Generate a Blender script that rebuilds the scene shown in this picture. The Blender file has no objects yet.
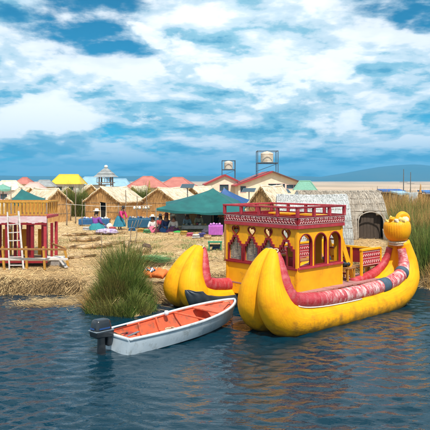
import bpy, bmesh, math, random
import numpy as np
from mathutils import Vector, Matrix, Euler

random.seed(7)
rng = np.random.default_rng(11)
SC = bpy.context.scene
COL = SC.collection
R = math.radians

# ------------------------------------------------------------------ camera
F, CX, CY, CH = 600.0, 215.0, 181.0, 4.0          # focal length in photo pixels, horizon row, eye height
cam_d = bpy.data.cameras.new('camera'); cam = bpy.data.objects.new('camera', cam_d); COL.objects.link(cam)
cam.location = (0, 0, CH); cam.rotation_euler = (R(90), 0, 0)
cam_d.sensor_width = 36; cam_d.lens = 36 * F / 430.0
cam_d.shift_y = -(215 - CY) / 430.0
cam_d.clip_start = .1; cam_d.clip_end = 60000
SC.camera = cam

def W(px, py, z=0.45):                              # point at height z seen at a photo pixel
    y = F * (CH - z) / (py - CY)
    return Vector(((px - CX) / F * y, y, z))
def D(px, py, y):                                   # point at distance y seen at a photo pixel
    return Vector(((px - CX) / F * y, y, CH - (py - CY) / F * y))

# ------------------------------------------------------------------ world, sun, exposure
SUN_EL, SUN_AZ = R(58), R(165)                      # azimuth clockwise from +Y: behind the camera, to the right
world = bpy.data.worlds.new('World'); SC.world = world; world.use_nodes = True
CLX, CLY, CUX, CUY = 19.24, 10.88, 13.39, 6.16
def build_world():
    nt = world.node_tree; nt.nodes.clear(); N = nt.nodes.new; L = nt.links.new
    out = N('ShaderNodeOutputWorld'); bg = N('ShaderNodeBackground'); bg.inputs['Strength'].default_value = .1
    L(bg.outputs[0], out.inputs[0])
    sky = N('ShaderNodeTexSky'); sky.sky_type = 'NISHITA'; sky.sun_disc = False
    sky.sun_elevation = SUN_EL; sky.sun_rotation = SUN_AZ
    sky.altitude = 3800; sky.air_density = 1.0; sky.dust_density = .3; sky.ozone_density = 3.0
    tint = N('ShaderNodeMixRGB'); tint.blend_type = 'MULTIPLY'; tint.inputs[0].default_value = 1
    tint.inputs[2].default_value = (.13, .80, .84, 1); L(sky.outputs[0], tint.inputs[1])
    tc = N('ShaderNodeTexCoord')
    # cloud layer seen in perspective: direction projected onto a flat layer overhead
    sp = N('ShaderNodeSeparateXYZ'); L(tc.outputs['Generated'], sp.inputs[0])
    mx = N('ShaderNodeMath'); mx.operation = 'MAXIMUM'; L(sp.outputs[2], mx.inputs[0]); mx.inputs[1].default_value = 0
    ad = N('ShaderNodeMath'); ad.operation = 'ADD'; L(mx.outputs[0], ad.inputs[0]); ad.inputs[1].default_value = .2
    dv = N('ShaderNodeMath'); dv.operation = 'DIVIDE'; dv.inputs[0].default_value = 1; L(ad.outputs[0], dv.inputs[1])
    proj = N('ShaderNodeVectorMath'); proj.operation = 'SCALE'; L(tc.outputs['Generated'], proj.inputs[0]); L(dv.outputs[0], proj.inputs['Scale'])
    def clouds(off, scale, detail, dist, k=1.0, rough=.56):
        mp = N('ShaderNodeMapping'); mp.inputs['Scale'].default_value = (k, k, .0); mp.inputs['Location'].default_value = off
        L(proj.outputs[0], mp.inputs['Vector'])
        n = N('ShaderNodeTexNoise'); n.inputs['Scale'].default_value = scale; n.inputs['Detail'].default_value = detail
        n.inputs['Roughness'].default_value = rough; n.inputs['Distortion'].default_value = dist
        L(mp.outputs[0], n.inputs['Vector']); return n.outputs[0]
    def math_(op, a, b):
        m = N('ShaderNodeMath'); m.operation = op
        for i, v in enumerate((a, b)):
            if isinstance(v, (int, float)): m.inputs[i].default_value = v
            else: L(v, m.inputs[i])
        return m.outputs[0]
    def ramp(v, pts):
        r = N('ShaderNodeValToRGB'); e = r.color_ramp.elements; r.color_ramp.interpolation = 'EASE'
        while len(e) < len(pts): e.new(.5)
        for k, (p, c) in enumerate(pts):
            e[k].position = p; e[k].color = (c[0], c[1], c[2], 1) if not isinstance(c, (int, float)) else (c, c, c, 1)
        L(v, r.inputs[0]); return r.outputs[0]
    o = (CLX, CLY, 0)
    # high layer
    big = clouds(o, 1.05, 8, .15)
    up = clouds(o, 1.05, 8, .15, .945)                   # the same layer a little higher up: lit tops, grey bases
    fine = clouds((7, 2, 1), 5.0, 8, .2)
    dens = math_('ADD', big, math_('MULTIPLY', math_('SUBTRACT', fine, .5), .24))
    low = N('ShaderNodeMapRange'); low.interpolation_type = 'SMOOTHSTEP'; L(sp.outputs[2], low.inputs[0]); low.inputs[1].default_value = .0; low.inputs[2].default_value = .16; low.inputs[3].default_value = .11; low.inputs[4].default_value = 0
    dens = math_('ADD', dens, low.outputs[0])
    cover = ramp(dens, [(.37, 0), (.47, .85), (.56, 1)])
    lit = math_('ADD', math_('MULTIPLY', math_('SUBTRACT', big, up), 3.8), math_('ADD', .56, math_('MULTIPLY', math_('SUBTRACT', fine, .5), 1.15)))
    col = ramp(lit, [(.14, (1.0, 3.4, 5.0)), (.36, (2.9, 5.4, 6.6)), (.55, (6.2, 7.5, 8.2)), (.80, (9.2, 9.4, 9.5))])
    far = N('ShaderNodeMapRange'); far.interpolation_type = 'SMOOTHSTEP'; L(sp.outputs[2], far.inputs[0]); far.inputs[1].default_value = -.01; far.inputs[2].default_value = .085
    air = N('ShaderNodeMixRGB'); L(far.outputs[0], air.inputs[0]); air.inputs[1].default_value = (.26, .62, .86, 1); air.inputs[2].default_value = (1, 1, 1, 1)
    cm = N('ShaderNodeMixRGB'); cm.blend_type = 'MULTIPLY'; cm.inputs[0].default_value = 1; L(col, cm.inputs[1]); L(air.outputs[0], cm.inputs[2]); col = cm.outputs[0]
    # lower heaps of cumulus: crisp tops, flat grey-blue bases
    def heap(dz):
        mp = N('ShaderNodeMapping'); mp.inputs['Scale'].default_value = (1, 1, 2.1); mp.inputs['Location'].default_value = (CUX, CUY, dz); L(tc.outputs['Generated'], mp.inputs['Vector'])
        n = N('ShaderNodeTexNoise'); n.inputs['Scale'].default_value = 4.6; n.inputs['Detail'].default_value = 10; n.inputs['Roughness'].default_value = .56; L(mp.outputs[0], n.inputs['Vector']); return n.outputs[0]
    h0, h1 = heap(0), heap(.075)
    elev = ramp(sp.outputs[2], [(0, 0), (.035, .55), (.10, 1), (.20, .70), (.34, 0)])
    hd = math_('SUBTRACT', h0, math_('MULTIPLY', math_('SUBTRACT', 1, elev), .16))
    hcov = ramp(hd, [(.515, 0), (.56, .75), (.63, 1)])
    hl = math_('ADD', math_('MULTIPLY', math_('SUBTRACT', h0, h1), 5.0), math_('ADD', .40, math_('MULTIPLY', math_('SUBTRACT', fine, .5), .9)))
    hcol = ramp(hl, [(.05, (1.8, 4.2, 5.6)), (.36, (4.6, 6.5, 7.4)), (.72, (10.0, 10.1, 10.0))])
    hm = N('ShaderNodeMixRGB'); hm.blend_type = 'MULTIPLY'; hm.inputs[0].default_value = .8; L(hcol, hm.inputs[1]); L(air.outputs[0], hm.inputs[2])
    m0 = N('ShaderNodeMixRGB'); L(cover, m0.inputs[0]); ta = N('ShaderNodeMixRGB'); ta.blend_type = 'MULTIPLY'; ta.inputs[0].default_value = .8; L(tint.outputs[0], ta.inputs[1]); L(air.outputs[0], ta.inputs[2]); L(ta.outputs[0], m0.inputs[1]); L(col, m0.inputs[2])
    cover = hcov; tint = m0; col = hm.outputs[0]
    mix = N('ShaderNodeMixRGB'); L(cover, mix.inputs[0]); L(tint.outputs[0], mix.inputs[1]); L(col, mix.inputs[2])
    L(mix.outputs[0], bg.inputs['Color'])
build_world()
sun_d = bpy.data.lights.new('sun', 'SUN'); sun = bpy.data.objects.new('sun', sun_d); COL.objects.link(sun)
sun_d.energy = 4.5; sun_d.angle = R(2); sun_d.color = (1, .95, .87)
sdir = Vector((math.sin(SUN_AZ) * math.cos(SUN_EL), math.cos(SUN_AZ) * math.cos(SUN_EL), math.sin(SUN_EL)))
sun.rotation_euler = sdir.to_track_quat('Z', 'Y').to_euler()
vs = SC.view_settings; vs.view_transform = 'Standard'; vs.look = 'None'; vs.gamma = 1; vs.use_curve_mapping = False; vs.exposure = 0.4

# ------------------------------------------------------------------ mesh helpers
class MB:
    def __init__(s): s.v = []; s.f = []; s.uv = None
    def add(s, vs, fs):
        o = len(s.v); s.v += [tuple(p) for p in vs]; s.f += [tuple(i + o for i in f) for f in fs]; return s
    def box(s, c, d, rot=None):
        hx, hy, hz = d[0]/2, d[1]/2, d[2]/2
        vs = [Vector((x, y, z)) for x in (-hx, hx) for y in (-hy, hy) for z in (-hz, hz)]
        if rot is not None: vs = [rot @ p for p in vs]
        c = Vector(c)
        return s.add([p + c for p in vs], [(0,1,3,2),(4,6,7,5),(0,4,5,1),(2,3,7,6),(0,2,6,4),(1,5,7,3)])
    def beam(s, a, b, w, h=None, up=(0,0,1)):
        a, b = Vector(a), Vector(b); h = h or w; d = (b - a).normalized(); u = Vector(up)
        if abs(d.dot(u)) > .98: u = Vector((1,0,0))
        sx = d.cross(u).normalized(); su = sx.cross(d).normalized()
        vs = []
        for p in (a, b):
            for i, j in ((-1,-1),(1,-1),(1,1),(-1,1)): vs.append(p + sx*(i*w/2) + su*(j*h/2))
        return s.add(vs, [(0,3,2,1),(4,5,6,7),(0,1,5,4),(1,2,6,5),(2,3,7,6),(3,0,4,7)])
    def tube(s, pts, rad, n=10, cap=True, squash=None):
        pts = [Vector(p) for p in pts]
        if isinstance(rad, (int, float)): rad = [rad]*len(pts)
        m = len(pts); ref = None; rings = []
        for i, p in enumerate(pts):
            t = (pts[min(i+1, m-1)] - pts[max(i-1, 0)]).normalized()
            if ref is None:
                ref = Vector((0,0,1)) if abs(t.z) < .9 else Vector((1,0,0))
            ref = (ref - t*ref.dot(t)).normalized(); q = t.cross(ref)
            rings.append([p + (ref*math.cos(a) + q*math.sin(a))*rad[i] for a in [2*math.pi*k/n for k in range(n)]])
        vs = [p for r in rings for p in r]; fs = []
        for i in range(m-1):
            for k in range(n):
                k2 = (k+1) % n; fs.append((i*n+k, i*n+k2, (i+1)*n+k2, (i+1)*n+k))
        if cap: fs.append(tuple(range(n-1, -1, -1))); fs.append(tuple((m-1)*n+k for k in range(n)))
        return s.add(vs, fs)
    def lathe(s, prof, c=(0,0,0), n=20, rot=None, ribs=0, ribd=0):
        c = Vector(c); vs = []; m = len(prof)
        for r, z in prof:
            for k in range(n):
                a = 2*math.pi*k/n; rr = r*(1 + (ribd*math.cos(ribs*a) if ribs else 0))
                p = Vector((rr*math.cos(a), rr*math.sin(a), z)); vs.append((rot @ p if rot is not None else p) + c)
        fs = [(i*n+k, i*n+(k+1)%n, (i+1)*n+(k+1)%n, (i+1)*n+k) for i in range(m-1) for k in range(n)]
        fs.append(tuple(range(n-1, -1, -1))); fs.append(tuple((m-1)*n+k for k in range(n)))
        return s.add(vs, fs)
    def torus(s, c, r, t, n=20, m=8, rot=None):
        c = Vector(c); vs = []
        for i in range(n):
            a = 2*math.pi*i/n
            for j in range(m):
                b = 2*math.pi*j/m; p = Vector(((r+t*math.cos(b))*math.cos(a), (r+t*math.cos(b))*math.sin(a), t*math.sin(b)))
                vs.append((rot @ p if rot is not None else p) + c)
        return s.add(vs, [(i*m+j, ((i+1)%n)*m+j, ((i+1)%n)*m+(j+1)%m, i*m+(j+1)%m) for i in range(n) for j in range(m)])
    def grid(s, rows):
        m, n = len(rows), len(rows[0])
        return s.add([p for r in rows for p in r], [(i*n+k, i*n+k+1, (i+1)*n+k+1, (i+1)*n+k) for i in range(m-1) for k in range(n-1)])
    def mesh(s, name):
        me = bpy.data.meshes.new(name); me.from_pydata(s.v, [], s.f); me.update(); return me
    def build(s, name, mat, parent=None, smooth=False, bevel=0, loc=None, rz=None, angle=None):
        return obj(name, s.mesh(name), mat, parent, smooth, bevel, loc, rz, angle)

def obj(name, me, mat, parent=None, smooth=False, bevel=0, loc=None, rz=None, angle=None):
    o = bpy.data.objects.new(name, me); COL.objects.link(o)
    if mat is not None and not me.materials: me.materials.append(mat)
    if parent is not None: o.parent = parent
    if loc is not None: o.location = loc
    if rz is not None: o.rotation_euler = (0, 0, rz)
    if smooth or angle:
        me.polygons.foreach_set('use_smooth', [True]*len(me.polygons))
        if angle: me.set_sharp_from_angle(angle=R(angle))
    if bevel:
        b = o.modifiers.new('bevel', 'BEVEL'); b.width = bevel; b.segments = 2; b.limit_method = 'ANGLE'; b.angle_limit = R(40)
    return o
def tag(o, label=None, cat=None, group=None, kind=None):
    if label: o['label'] = label
    if cat: o['category'] = cat
    if group: o['group'] = group
    if kind: o['kind'] = kind
    return o
def empty(name, loc=(0,0,0), rz=0, parent=None):
    o = bpy.data.objects.new(name, None); COL.objects.link(o); o.location = loc; o.rotation_euler = (0,0,rz); o.empty_display_size = .2
    if parent is not None: o.parent = parent
    return o
def thing(name, label, cat, loc=(0,0,0), rz=0, group=None): return tag(empty(name, loc, rz), label, cat, group)
def copy_tree(o, parent=None):
    c = o.copy(); COL.objects.link(c); c.parent = parent
    for ch in list(o.children): copy_tree(ch, c)
    return c
def jit(me, amt, seed=0, scale=1.0):
    from mathutils import noise
    for v in me.vertices:
        v.co += noise.noise_vector(v.co*scale + Vector((seed*7.1, 0, 0)))*amt
    me.update(); return me
def spline(P, n):                                   # Catmull-Rom through tuples of any length
    P = [np.array(p, float) for p in P]; Q = [2*P[0]-P[1]] + P + [2*P[-1]-P[-2]]; out = []
    m = len(P) - 1
    for i in range(n):
        t = i/(n-1)*m; k = min(int(t), m-1); t -= k
        a, b, c, d = Q[k:k+4]
        out.append(.5*((2*b) + (-a+c)*t + (2*a-5*b+4*c-d)*t*t + (-a+3*b-3*c+d)*t**3))
    return out
def plate(outer, holes, thick, M4):                 # a flat panel with real openings: (u,v) outline, depth along w, placed by a matrix
    cu = bpy.data.curves.new('plate', 'CURVE'); cu.dimensions = '2D'; cu.fill_mode = 'BOTH'; cu.extrude = thick/2
    for poly in [outer] + list(holes):
        sp = cu.splines.new('POLY'); sp.points.add(len(poly)-1); sp.use_cyclic_u = True
        for p, q in zip(sp.points, poly): p.co = (q[0], q[1], 0, 1)
    o = bpy.data.objects.new('plate', cu); COL.objects.link(o)
    dg = bpy.context.evaluated_depsgraph_get(); me = bpy.data.meshes.new_from_object(o.evaluated_get(dg))
    bpy.data.objects.remove(o); bpy.data.curves.remove(cu)
    me.materials.clear(); me.transform(M4); me.update(); return me
def frame_m(o, u, v):                               # matrix with axes u, v and u x v at o
    u, v = Vector(u).normalized(), Vector(v).normalized(); w = u.cross(v)
    return Matrix(((u.x, v.x, w.x, o[0]), (u.y, v.y, w.y, o[1]), (u.z, v.z, w.z, o[2]), (0,0,0,1)))

# ------------------------------------------------------------------ materials
def mat(name, c1, c2=None, rough=.7, scale=4, detail=5, stretch=(1,1,1), bump=0, bscale=None, spec=.5, metal=0, lo=.35, hi=.65,
        dirt=None, dscale=1.6, dlo=.52, dhi=.75, island=0, coat=0, transl=0, rvar=0, bstretch=None):
    m = bpy.data.materials.new(name); m.use_nodes = True; nt = m.node_tree; N = nt.nodes.new; L = nt.links.new
    b = nt.nodes['Principled BSDF']; b.inputs['Roughness'].default_value = rough; b.inputs['Specular IOR Level'].default_value = spec
    b.inputs['Metallic'].default_value = metal
    if coat: b.inputs['Coat Weight'].default_value = coat; b.inputs['Coat Roughness'].default_value = .15
    tc = N('ShaderNodeTexCoord')
    def noise(sc, st, de=detail, ro=.6):
        mp = N('ShaderNodeMapping'); mp.inputs['Scale'].default_value = st; L(tc.outputs['Object'], mp.inputs[0])
        n = N('ShaderNodeTexNoise'); n.inputs['Scale'].default_value = sc; n.inputs['Detail'].default_value = de; n.inputs['Roughness'].default_value = ro
        L(mp.outputs[0], n.inputs['Vector']); return n.outputs[0]
    def mr(v, a, z, to=(0, 1)):
        r = N('ShaderNodeMapRange'); r.inputs[1].default_value = a; r.inputs[2].default_value = z
        r.inputs[3].default_value = to[0]; r.inputs[4].default_value = to[1]; L(v, r.inputs[0]); return r.outputs[0]
    def mix(fac, a, z, bt='MIX'):
        x = N('ShaderNodeMixRGB'); x.blend_type = bt
        for i, v in enumerate((fac, a, z)):
            if isinstance(v, tuple): x.inputs[i].default_value = (*v, 1)
            elif isinstance(v, (int, float)): x.inputs[i].default_value = v
            else: L(v, x.inputs[i])
        return x.outputs[0]
    col = tuple(c1)
    n1 = noise(scale, stretch)
    col = mix(mr(n1, lo, hi), tuple(c1), tuple(c2 or [x*.78 for x in c1]))
    if dirt: col = mix(mr(noise(dscale, (1,1,1), 7, .7), dlo, dhi), col, tuple(dirt))
    if island:
        g = N('ShaderNodeNewGeometry'); col = mix(1.0, col, mix(g.outputs['Random Per Island'], (1-island,)*3, (1+island,)*3), 'MULTIPLY')
    L(col, b.inputs['Base Color'])
    if rvar: L(mr(noise(scale*2.3, (1,1,1)), .3, .7, (rough-rvar, rough+rvar)), b.inputs['Roughness'])
    if bump:
        bp = N('ShaderNodeBump'); bp.inputs['Strength'].default_value = min(1, bump*1.0); bp.inputs['Distance'].default_value = .02 if bump <= 1 else .02*bump
        L(noise(bscale or scale*3, bstretch or stretch), bp.inputs['Height']); L(bp.outputs[0], b.inputs['Normal'])
    if transl:
        t = N('ShaderNodeBsdfTranslucent'); L(col, t.inputs[0]); ms = N('ShaderNodeMixShader'); ms.inputs[0].default_value = transl
        out = nt.nodes['Material Output']; L(b.outputs[0], ms.inputs[1]); L(t.outputs[0], ms.inputs[2]); L(ms.outputs[0], out.inputs[0])
    return m

YEL = mat('yellow_hull_paint', (.86, .385, .004), (.76, .28, .003), .50, 3.0, 6, (1,1,1), .35, 26, .28, dirt=(.36, .15, .02), dscale=2.6, dlo=.60, dhi=.80, rvar=.1)
def hull_mat():
    m = bpy.data.materials.new('yellow_reed_hull'); m.use_nodes = True; nt = m.node_tree; N = nt.nodes.new; L = nt.links.new; b = nt.nodes['Principled BSDF']
    b.inputs['Specular IOR Level'].default_value = .18
    tc = N('ShaderNodeTexCoord')
    def noise(sc, st, de, src='UV', ro=.6):
        mp = N('ShaderNodeMapping'); mp.inputs['Scale'].default_value = st; L(tc.outputs[src], mp.inputs[0]); n = N('ShaderNodeTexNoise'); n.inputs['Scale'].default_value = sc
        n.inputs['Detail'].default_value = de; n.inputs['Roughness'].default_value = ro; L(mp.outputs[0], n.inputs['Vector']); return n.outputs[0]
    def mr(v, a, z, t0=0, t1=1):
        r = N('ShaderNodeMapRange'); r.inputs[1].default_value = a; r.inputs[2].default_value = z; r.inputs[3].default_value = t0; r.inputs[4].default_value = t1; L(v, r.inputs[0]); return r.outputs[0]
    def mix(f, a, c):
        x = N('ShaderNodeMixRGB')
        for i, v in enumerate((f, a, c)):
            if isinstance(v, tuple): x.inputs[i].default_value = (*v, 1)
            elif isinstance(v, (int, float)): x.inputs[i].default_value = v
            else: L(v, x.inputs[i])
        return x.outputs[0]
    fib = noise(1, (1.3, 95, 1), 5)                       # fibres running along the bundle
    col = mix(mr(fib, .36, .64), (.88, .40, .004), (.80, .32, .003))
    col = mix(mr(noise(2.2, (1,1,1), 7, 'Object', .68), .50, .74), col, (.66, .235, .006))
    col = mix(mr(noise(1, (3.2, 26, 1), 8, 'UV', .7), .60, .74, 0, .75), col, (.30, .13, .022))          # scuffs and dark streaks
    sx = N('ShaderNodeSeparateXYZ'); L(tc.outputs['Object'], sx.inputs[0])
    lv = N('ShaderNodeMath'); lv.operation = 'ADD'; L(sx.outputs[2], lv.inputs[0]); L(mr(noise(3.5, (1,1,1), 6, 'Object'), .3, .7, -.22, .22), lv.inputs[1])
    col = mix(mr(lv.outputs[0], .34, .02, 0, .8), col, (.20, .105, .02))                               # wet algae stain along the waterline
    L(col, b.inputs['Base Color']); L(mr(fib, .3, .7, .5, .72), b.inputs['Roughness'])
    b1 = N('ShaderNodeBump'); b1.inputs['Strength'].default_value = .4; b1.inputs['Distance'].default_value = .007; L(fib, b1.inputs['Height'])
    b2 = N('ShaderNodeBump'); b2.inputs['Strength'].default_value = .5; b2.inputs['Distance'].default_value = .03; L(noise(3.2, (1,1,1), 5, 'Object'), b2.inputs['Height']); L(b1.outputs[0], b2.inputs['Normal']); L(b2.outputs[0], b.inputs['Normal'])
    return m
def bolster_mat():
    m = bpy.data.materials.new('red_bolster_cloth'); m.use_nodes = True; nt = m.node_tree; N = nt.nodes.new; L = nt.links.new; b = nt.nodes['Principled BSDF']; b.inputs['Roughness'].default_value = .55
    tc = N('ShaderNodeTexCoord')
    def noise(sc, st, de, ro=.6):
        mp = N('ShaderNodeMapping'); mp.inputs['Scale'].default_value = st; L(tc.outputs['UV'], mp.inputs[0]); n = N('ShaderNodeTexNoise'); n.inputs['Scale'].default_value = sc
        n.inputs['Detail'].default_value = de; n.inputs['Roughness'].default_value = ro; L(mp.outputs[0], n.inputs['Vector']); return n.outputs[0]
    def mr(v, a, z, t0=0, t1=1):
        r = N('ShaderNodeMapRange'); r.inputs[1].default_value = a; r.inputs[2].default_value = z; r.inputs[3].default_value = t0; r.inputs[4].default_value = t1; L(v, r.inputs[0]); return r.outputs[0]
    def mix(f, a, c):
        x = N('ShaderNodeMixRGB')
        for i, v in enumerate((f, a, c)):
            if isinstance(v, tuple): x.inputs[i].default_value = (*v, 1)
            else: L(v, x.inputs[i])
        return x.outputs[0]
    def mul(a, c):
        x = N('ShaderNodeMath'); x.operation = 'MULTIPLY'; L(a, x.inputs[0]); L(c, x.inputs[1]); return x.outputs[0]
    sx = N('ShaderNodeSeparateXYZ'); L(tc.outputs['UV'], sx.inputs[0])
    worn = mul(mr(sx.outputs[0], 2.2, 3.4, .12, 1), mr(sx.outputs[0], 8.2, 7.2, .12, 1))                # sat on and faded along the middle
    col = mix(mr(noise(2, (1, 6, 1), 5), .35, .65), (.36, .007, .016), (.45, .03, .045))
    col = mix(mul(worn, mr(noise(2.0, (2.4, 2.2, 1), 6), .38, .62, 0, .8)), col, (.54, .18, .18))
    col = mix(mul(worn, mr(noise(2.6, (3.2, 1.8, 1), 9, .72), .47, .60, 0, .9)), col, (.72, .56, .52))
    col = mix(mul(worn, mr(noise(1, (9, .6, 1), 4), .58, .64, 0, .8)), col, (.36, .02, .035))
    L(col, b.inputs['Base Color'])
    b1 = N('ShaderNodeBump'); b1.inputs['Strength'].default_value = .6; b1.inputs['Distance'].default_value = .02; L(noise(3, (4, 5, 1), 5), b1.inputs['Height']); L(b1.outputs[0], b.inputs['Normal'])
    return m
HULLY = hull_mat(); BOLR = bolster_mat()
YELC = mat('yellow_board_paint', (.88, .41, .004), (.78, .33, .003), .5, 2.2, 5, (1,1,1), .12, 60, .4, dirt=(.40, .17, .02), dscale=4.2, dlo=.56, dhi=.78)
REDP = mat('dark_red_paint', (.27, .009, .016), (.19, .007, .012), .5, 5, 5, bump=.1, bscale=50, dirt=(.42, .10, .10), dscale=5, dlo=.6, dhi=.8)
REDL = mat('pink_red_paint', (.46, .04, .05), (.34, .02, .032), .55, 5, 5, bump=.1, bscale=50, dirt=(.6, .25, .24), dscale=4, dlo=.58, dhi=.8)
BOLS = mat('red_bolster_cloth', (.42, .016, .035), (.50, .045, .07), .6, 4, 6, bump=.5, bscale=16, dirt=(.55, .2, .2), dscale=6, dlo=.60, dhi=.75)
BOLSF = mat('faded_red_cover', (.46, .045, .065), (.58, .19, .20), .7, 4, 8, (.5,3,3), .6, 14, dirt=(.70, .50, .47), dscale=8, dlo=.50, dhi=.66)
PINKW = mat('pinkish_white_paint', (.66, .47, .44), (.58, .33, .31), .6, 9, 4)
MATL = mat('grey_reed_mat', (.30, .27, .23), (.17, .15, .13), .8, 6, 4, (1.5,1.5,14), .6, 8)
ROPE = mat('pale_rope', (.62, .50, .34), (.45, .33, .2), .9, 30, 3, bump=.6, bscale=60)
WHITEC = mat('white_cloth', (.75, .72, .66), (.6, .56, .5), .9, 8, 4)
NAVY = mat('dark_tarpaulin', (.022, .03, .04), (.035, .045, .055), .55, 4, 5, bump=.4, bscale=9)
TIE = mat('grey_blue_webbing', (.06, .10, .15), (.04, .07, .1), .8, 14, 4)
WOOD = mat('weathered_plank', (.34, .21, .11), (.22, .13, .065), .75, 4, 6, (1,8,8), .4, 9)
WOODX = mat('brown_timber', (.36, .17, .05), (.24, .10, .03), .65, 5, 6, (6,6,1), .35, 9)
YWOOD = mat('ochre_timber', (.56, .29, .035), (.42, .19, .02), .6, 5, 6, (6,6,1), .3, 9, dirt=(.3,.16,.06), dscale=5)
BWHT = mat('white_gelcoat', (.64, .70, .74), (.50, .57, .62), .4, 2.5, 8, (1,1,1), .06, 12, coat=.15, dirt=(.22, .23, .20), dscale=3.6, dlo=.54, dhi=.74, rvar=.1)
BORA = mat('orange_liner_paint', (.68, .12, .045), (.55, .085, .03), .55, 4, 6, bump=.1, bscale=40, dirt=(.20, .085, .05), dscale=6, dlo=.47, dhi=.70)
BLACKP = mat('black_cowling', (.012, .013, .016), (.02, .022, .026), .28, 6, 4, coat=.4)
BLUEP = mat('blue_decal', (.02, .07, .22), (.02, .06, .18), .35, 6, 4)
GREYM = mat('grey_metal', (.25, .29, .32), (.16, .19, .22), .4, 8, 4, metal=.4)
STRAW = mat('straw_ground', (.52, .345, .16), (.22, .13, .05), .9, .9, 9, (1,1,1), 1.0, 16, .2, .38, .62, dirt=(.62, .46, .27), dscale=.45, dlo=.45, dhi=.65)
STRAND = mat('straw_strand', (.64, .45, .22), (.32, .19, .075), .8, .6, 5, island=.55, spec=.2)
STRANDK = mat('damp_straw', (.24, .15, .065), (.14, .085, .04), .85, .8, 3, island=.5, spec=.2)
REEDG = mat('green_reed', (.085, .155, .022), (.17, .15, .035), .6, 1.1, 3, island=.6, transl=.25, spec=.3)
REEDY = mat('dry_reed', (.42, .25, .085), (.30, .17, .05), .75, .6, 3, island=.4, transl=.15, spec=.2)
HUTR = mat('reed_mat_wall', (.58, .325, .12), (.36, .18, .06), .85, 2.5, 7, (7,7,.5), 1.0, 3, .2, dirt=(.22,.12,.05), dscale=1.1, dlo=.48, dhi=.72)
HUTROOF = mat('bleached_reed_roof', (.74, .64, .50), (.62, .50, .35), .9, 3, 6, (1,1,1), .6, 9, .2, dirt=(.4,.29,.18), dscale=1.2, dlo=.5, dhi=.8)
THATCH = mat('grey_thatch', (.42, .36, .29), (.30, .25, .20), .9, 2, 8, (1,1,6), 1.0, 5, .2, dirt=(.55,.50,.44), dscale=2.5, dlo=.5, dhi=.7)
SHEET = mat('white_sheeting', (.62, .65, .66), (.48, .52, .54), .7, 3.0, 7, (1,1,.6), 1.0, 4, dirt=(.36,.36,.34), dscale=1.6, dlo=.48, dhi=.78)
DARK = mat('painted_shade_black', (.012, .010, .009), (.02, .017, .014), .9, 4)  # near-black colour standing in for the shade inside openings
DOORW = mat('dark_door_boards', (.075, .052, .036), (.05, .034, .024), .8, 5, 5, (8,8,1), .3, 9)
TEAL = mat('teal_tarpaulin', (.006, .125, .118), (.005, .09, .09), .55, 1.4, 6, bump=.35, bscale=2.5, transl=.12, dirt=(.015,.165,.15), dscale=.8)
BLUET = mat('blue_tarpaulin', (.010, .085, .26), (.008, .06, .2), .55, 1.4, 6, bump=.35, bscale=2.5, transl=.12)
STEEL = mat('steel_pole', (.16, .17, .17), (.10, .10, .10), .5, 6, 4, metal=.3)
STICK = mat('grey_stick', (.26, .19, .13), (.16, .115, .08), .85, 7, 5, (6,6,1), .4, 12)
LOGR = mat('bound_reed_roll', (.56, .40, .22), (.40, .26, .13), .9, 4, 6, (1,8,8), .9, 5, .2, dirt=(.66,.52,.36), dscale=2)
SKIN = mat('skin', (.26, .12, .07), (.22, .10, .06), .6, 8)
HAIR = mat('black_hair', (.012, .010, .009), (.02, .017, .015), .5, 30)
CREAM = mat('cream_plaster', (.74, .64, .49), (.64, .53, .39), .85, 1.2, 7, bump=.2, bscale=14, dirt=(.45,.35,.24), dscale=.5, dlo=.55, dhi=.85)
RROOF = mat('red_metal_roof', (.40, .085, .075), (.32, .06, .055), .6, 1.5, 6, bump=.15, bscale=8, dirt=(.5,.2,.17), dscale=.7)
FASC = mat('red_fascia', (.34, .03, .035), (.28, .025, .03), .55, 2)
BFASC = mat('brown_fascia', (.11, .05, .03), (.08, .035, .02), .6, 2)
GLASS = mat('dark_window_glass', (.03, .055, .07), (.05, .08, .1), .12, 1, 2, spec=.6)
TANKP = mat('cream_tank_plastic', (.62, .55, .44), (.52, .43, .33), .5, 2, 5, dirt=(.38,.26,.16), dscale=1.2, dlo=.5, dhi=.7)
YROOF = mat('yellow_metal_roof', (.66, .45, .02), (.58, .38, .02), .5, 1, 4)
BROOF = mat('pale_blue_metal_roof', (.25, .40, .50), (.2, .33, .43), .5, 1, 4)
GROOF = mat('grey_weathered_roof', (.28, .29, .28), (.2, .2, .2), .75, 2, 6, bump=.4, bscale=8)
def colr(name, c, rough=.75, **k): return mat(name, c, tuple(x*.75 for x in c), rough, 6, 4, **k)
RIBW = mat('pale_ribbed_thatch', (.56, .57, .56), (.40, .41, .40), .85, 3, 8, (1,1,7), 1.0, 5, .2, dirt=(.33,.31,.28), dscale=1.8, dlo=.48, dhi=.75)
STALK = mat('tan_wall_stalk', (.60, .36, .145), (.38, .20, .07), .85, 1.2, 4, island=.45, spec=.2)
STALKP = mat('pale_roof_stalk', (.74, .64, .50), (.54, .43, .29), .9, 1.2, 4, island=.3, spec=.2)
FIGC = mat('cream_yellow_reed', (.74, .52, .17), (.66, .42, .09), .8, 6, 4, bump=.5, bscale=14)
DECKP = mat('worn_pink_deck', (.42, .19, .19), (.32, .15, .13), .75, 4, 6, (1,8,8), .4, 9, dirt=(.3,.2,.15), dscale=3)
CREAMC = mat('cream_cloth_tuft', (.70, .60, .42), (.55, .44, .28), .9, 8, 4, bump=.5, bscale=20)

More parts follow.
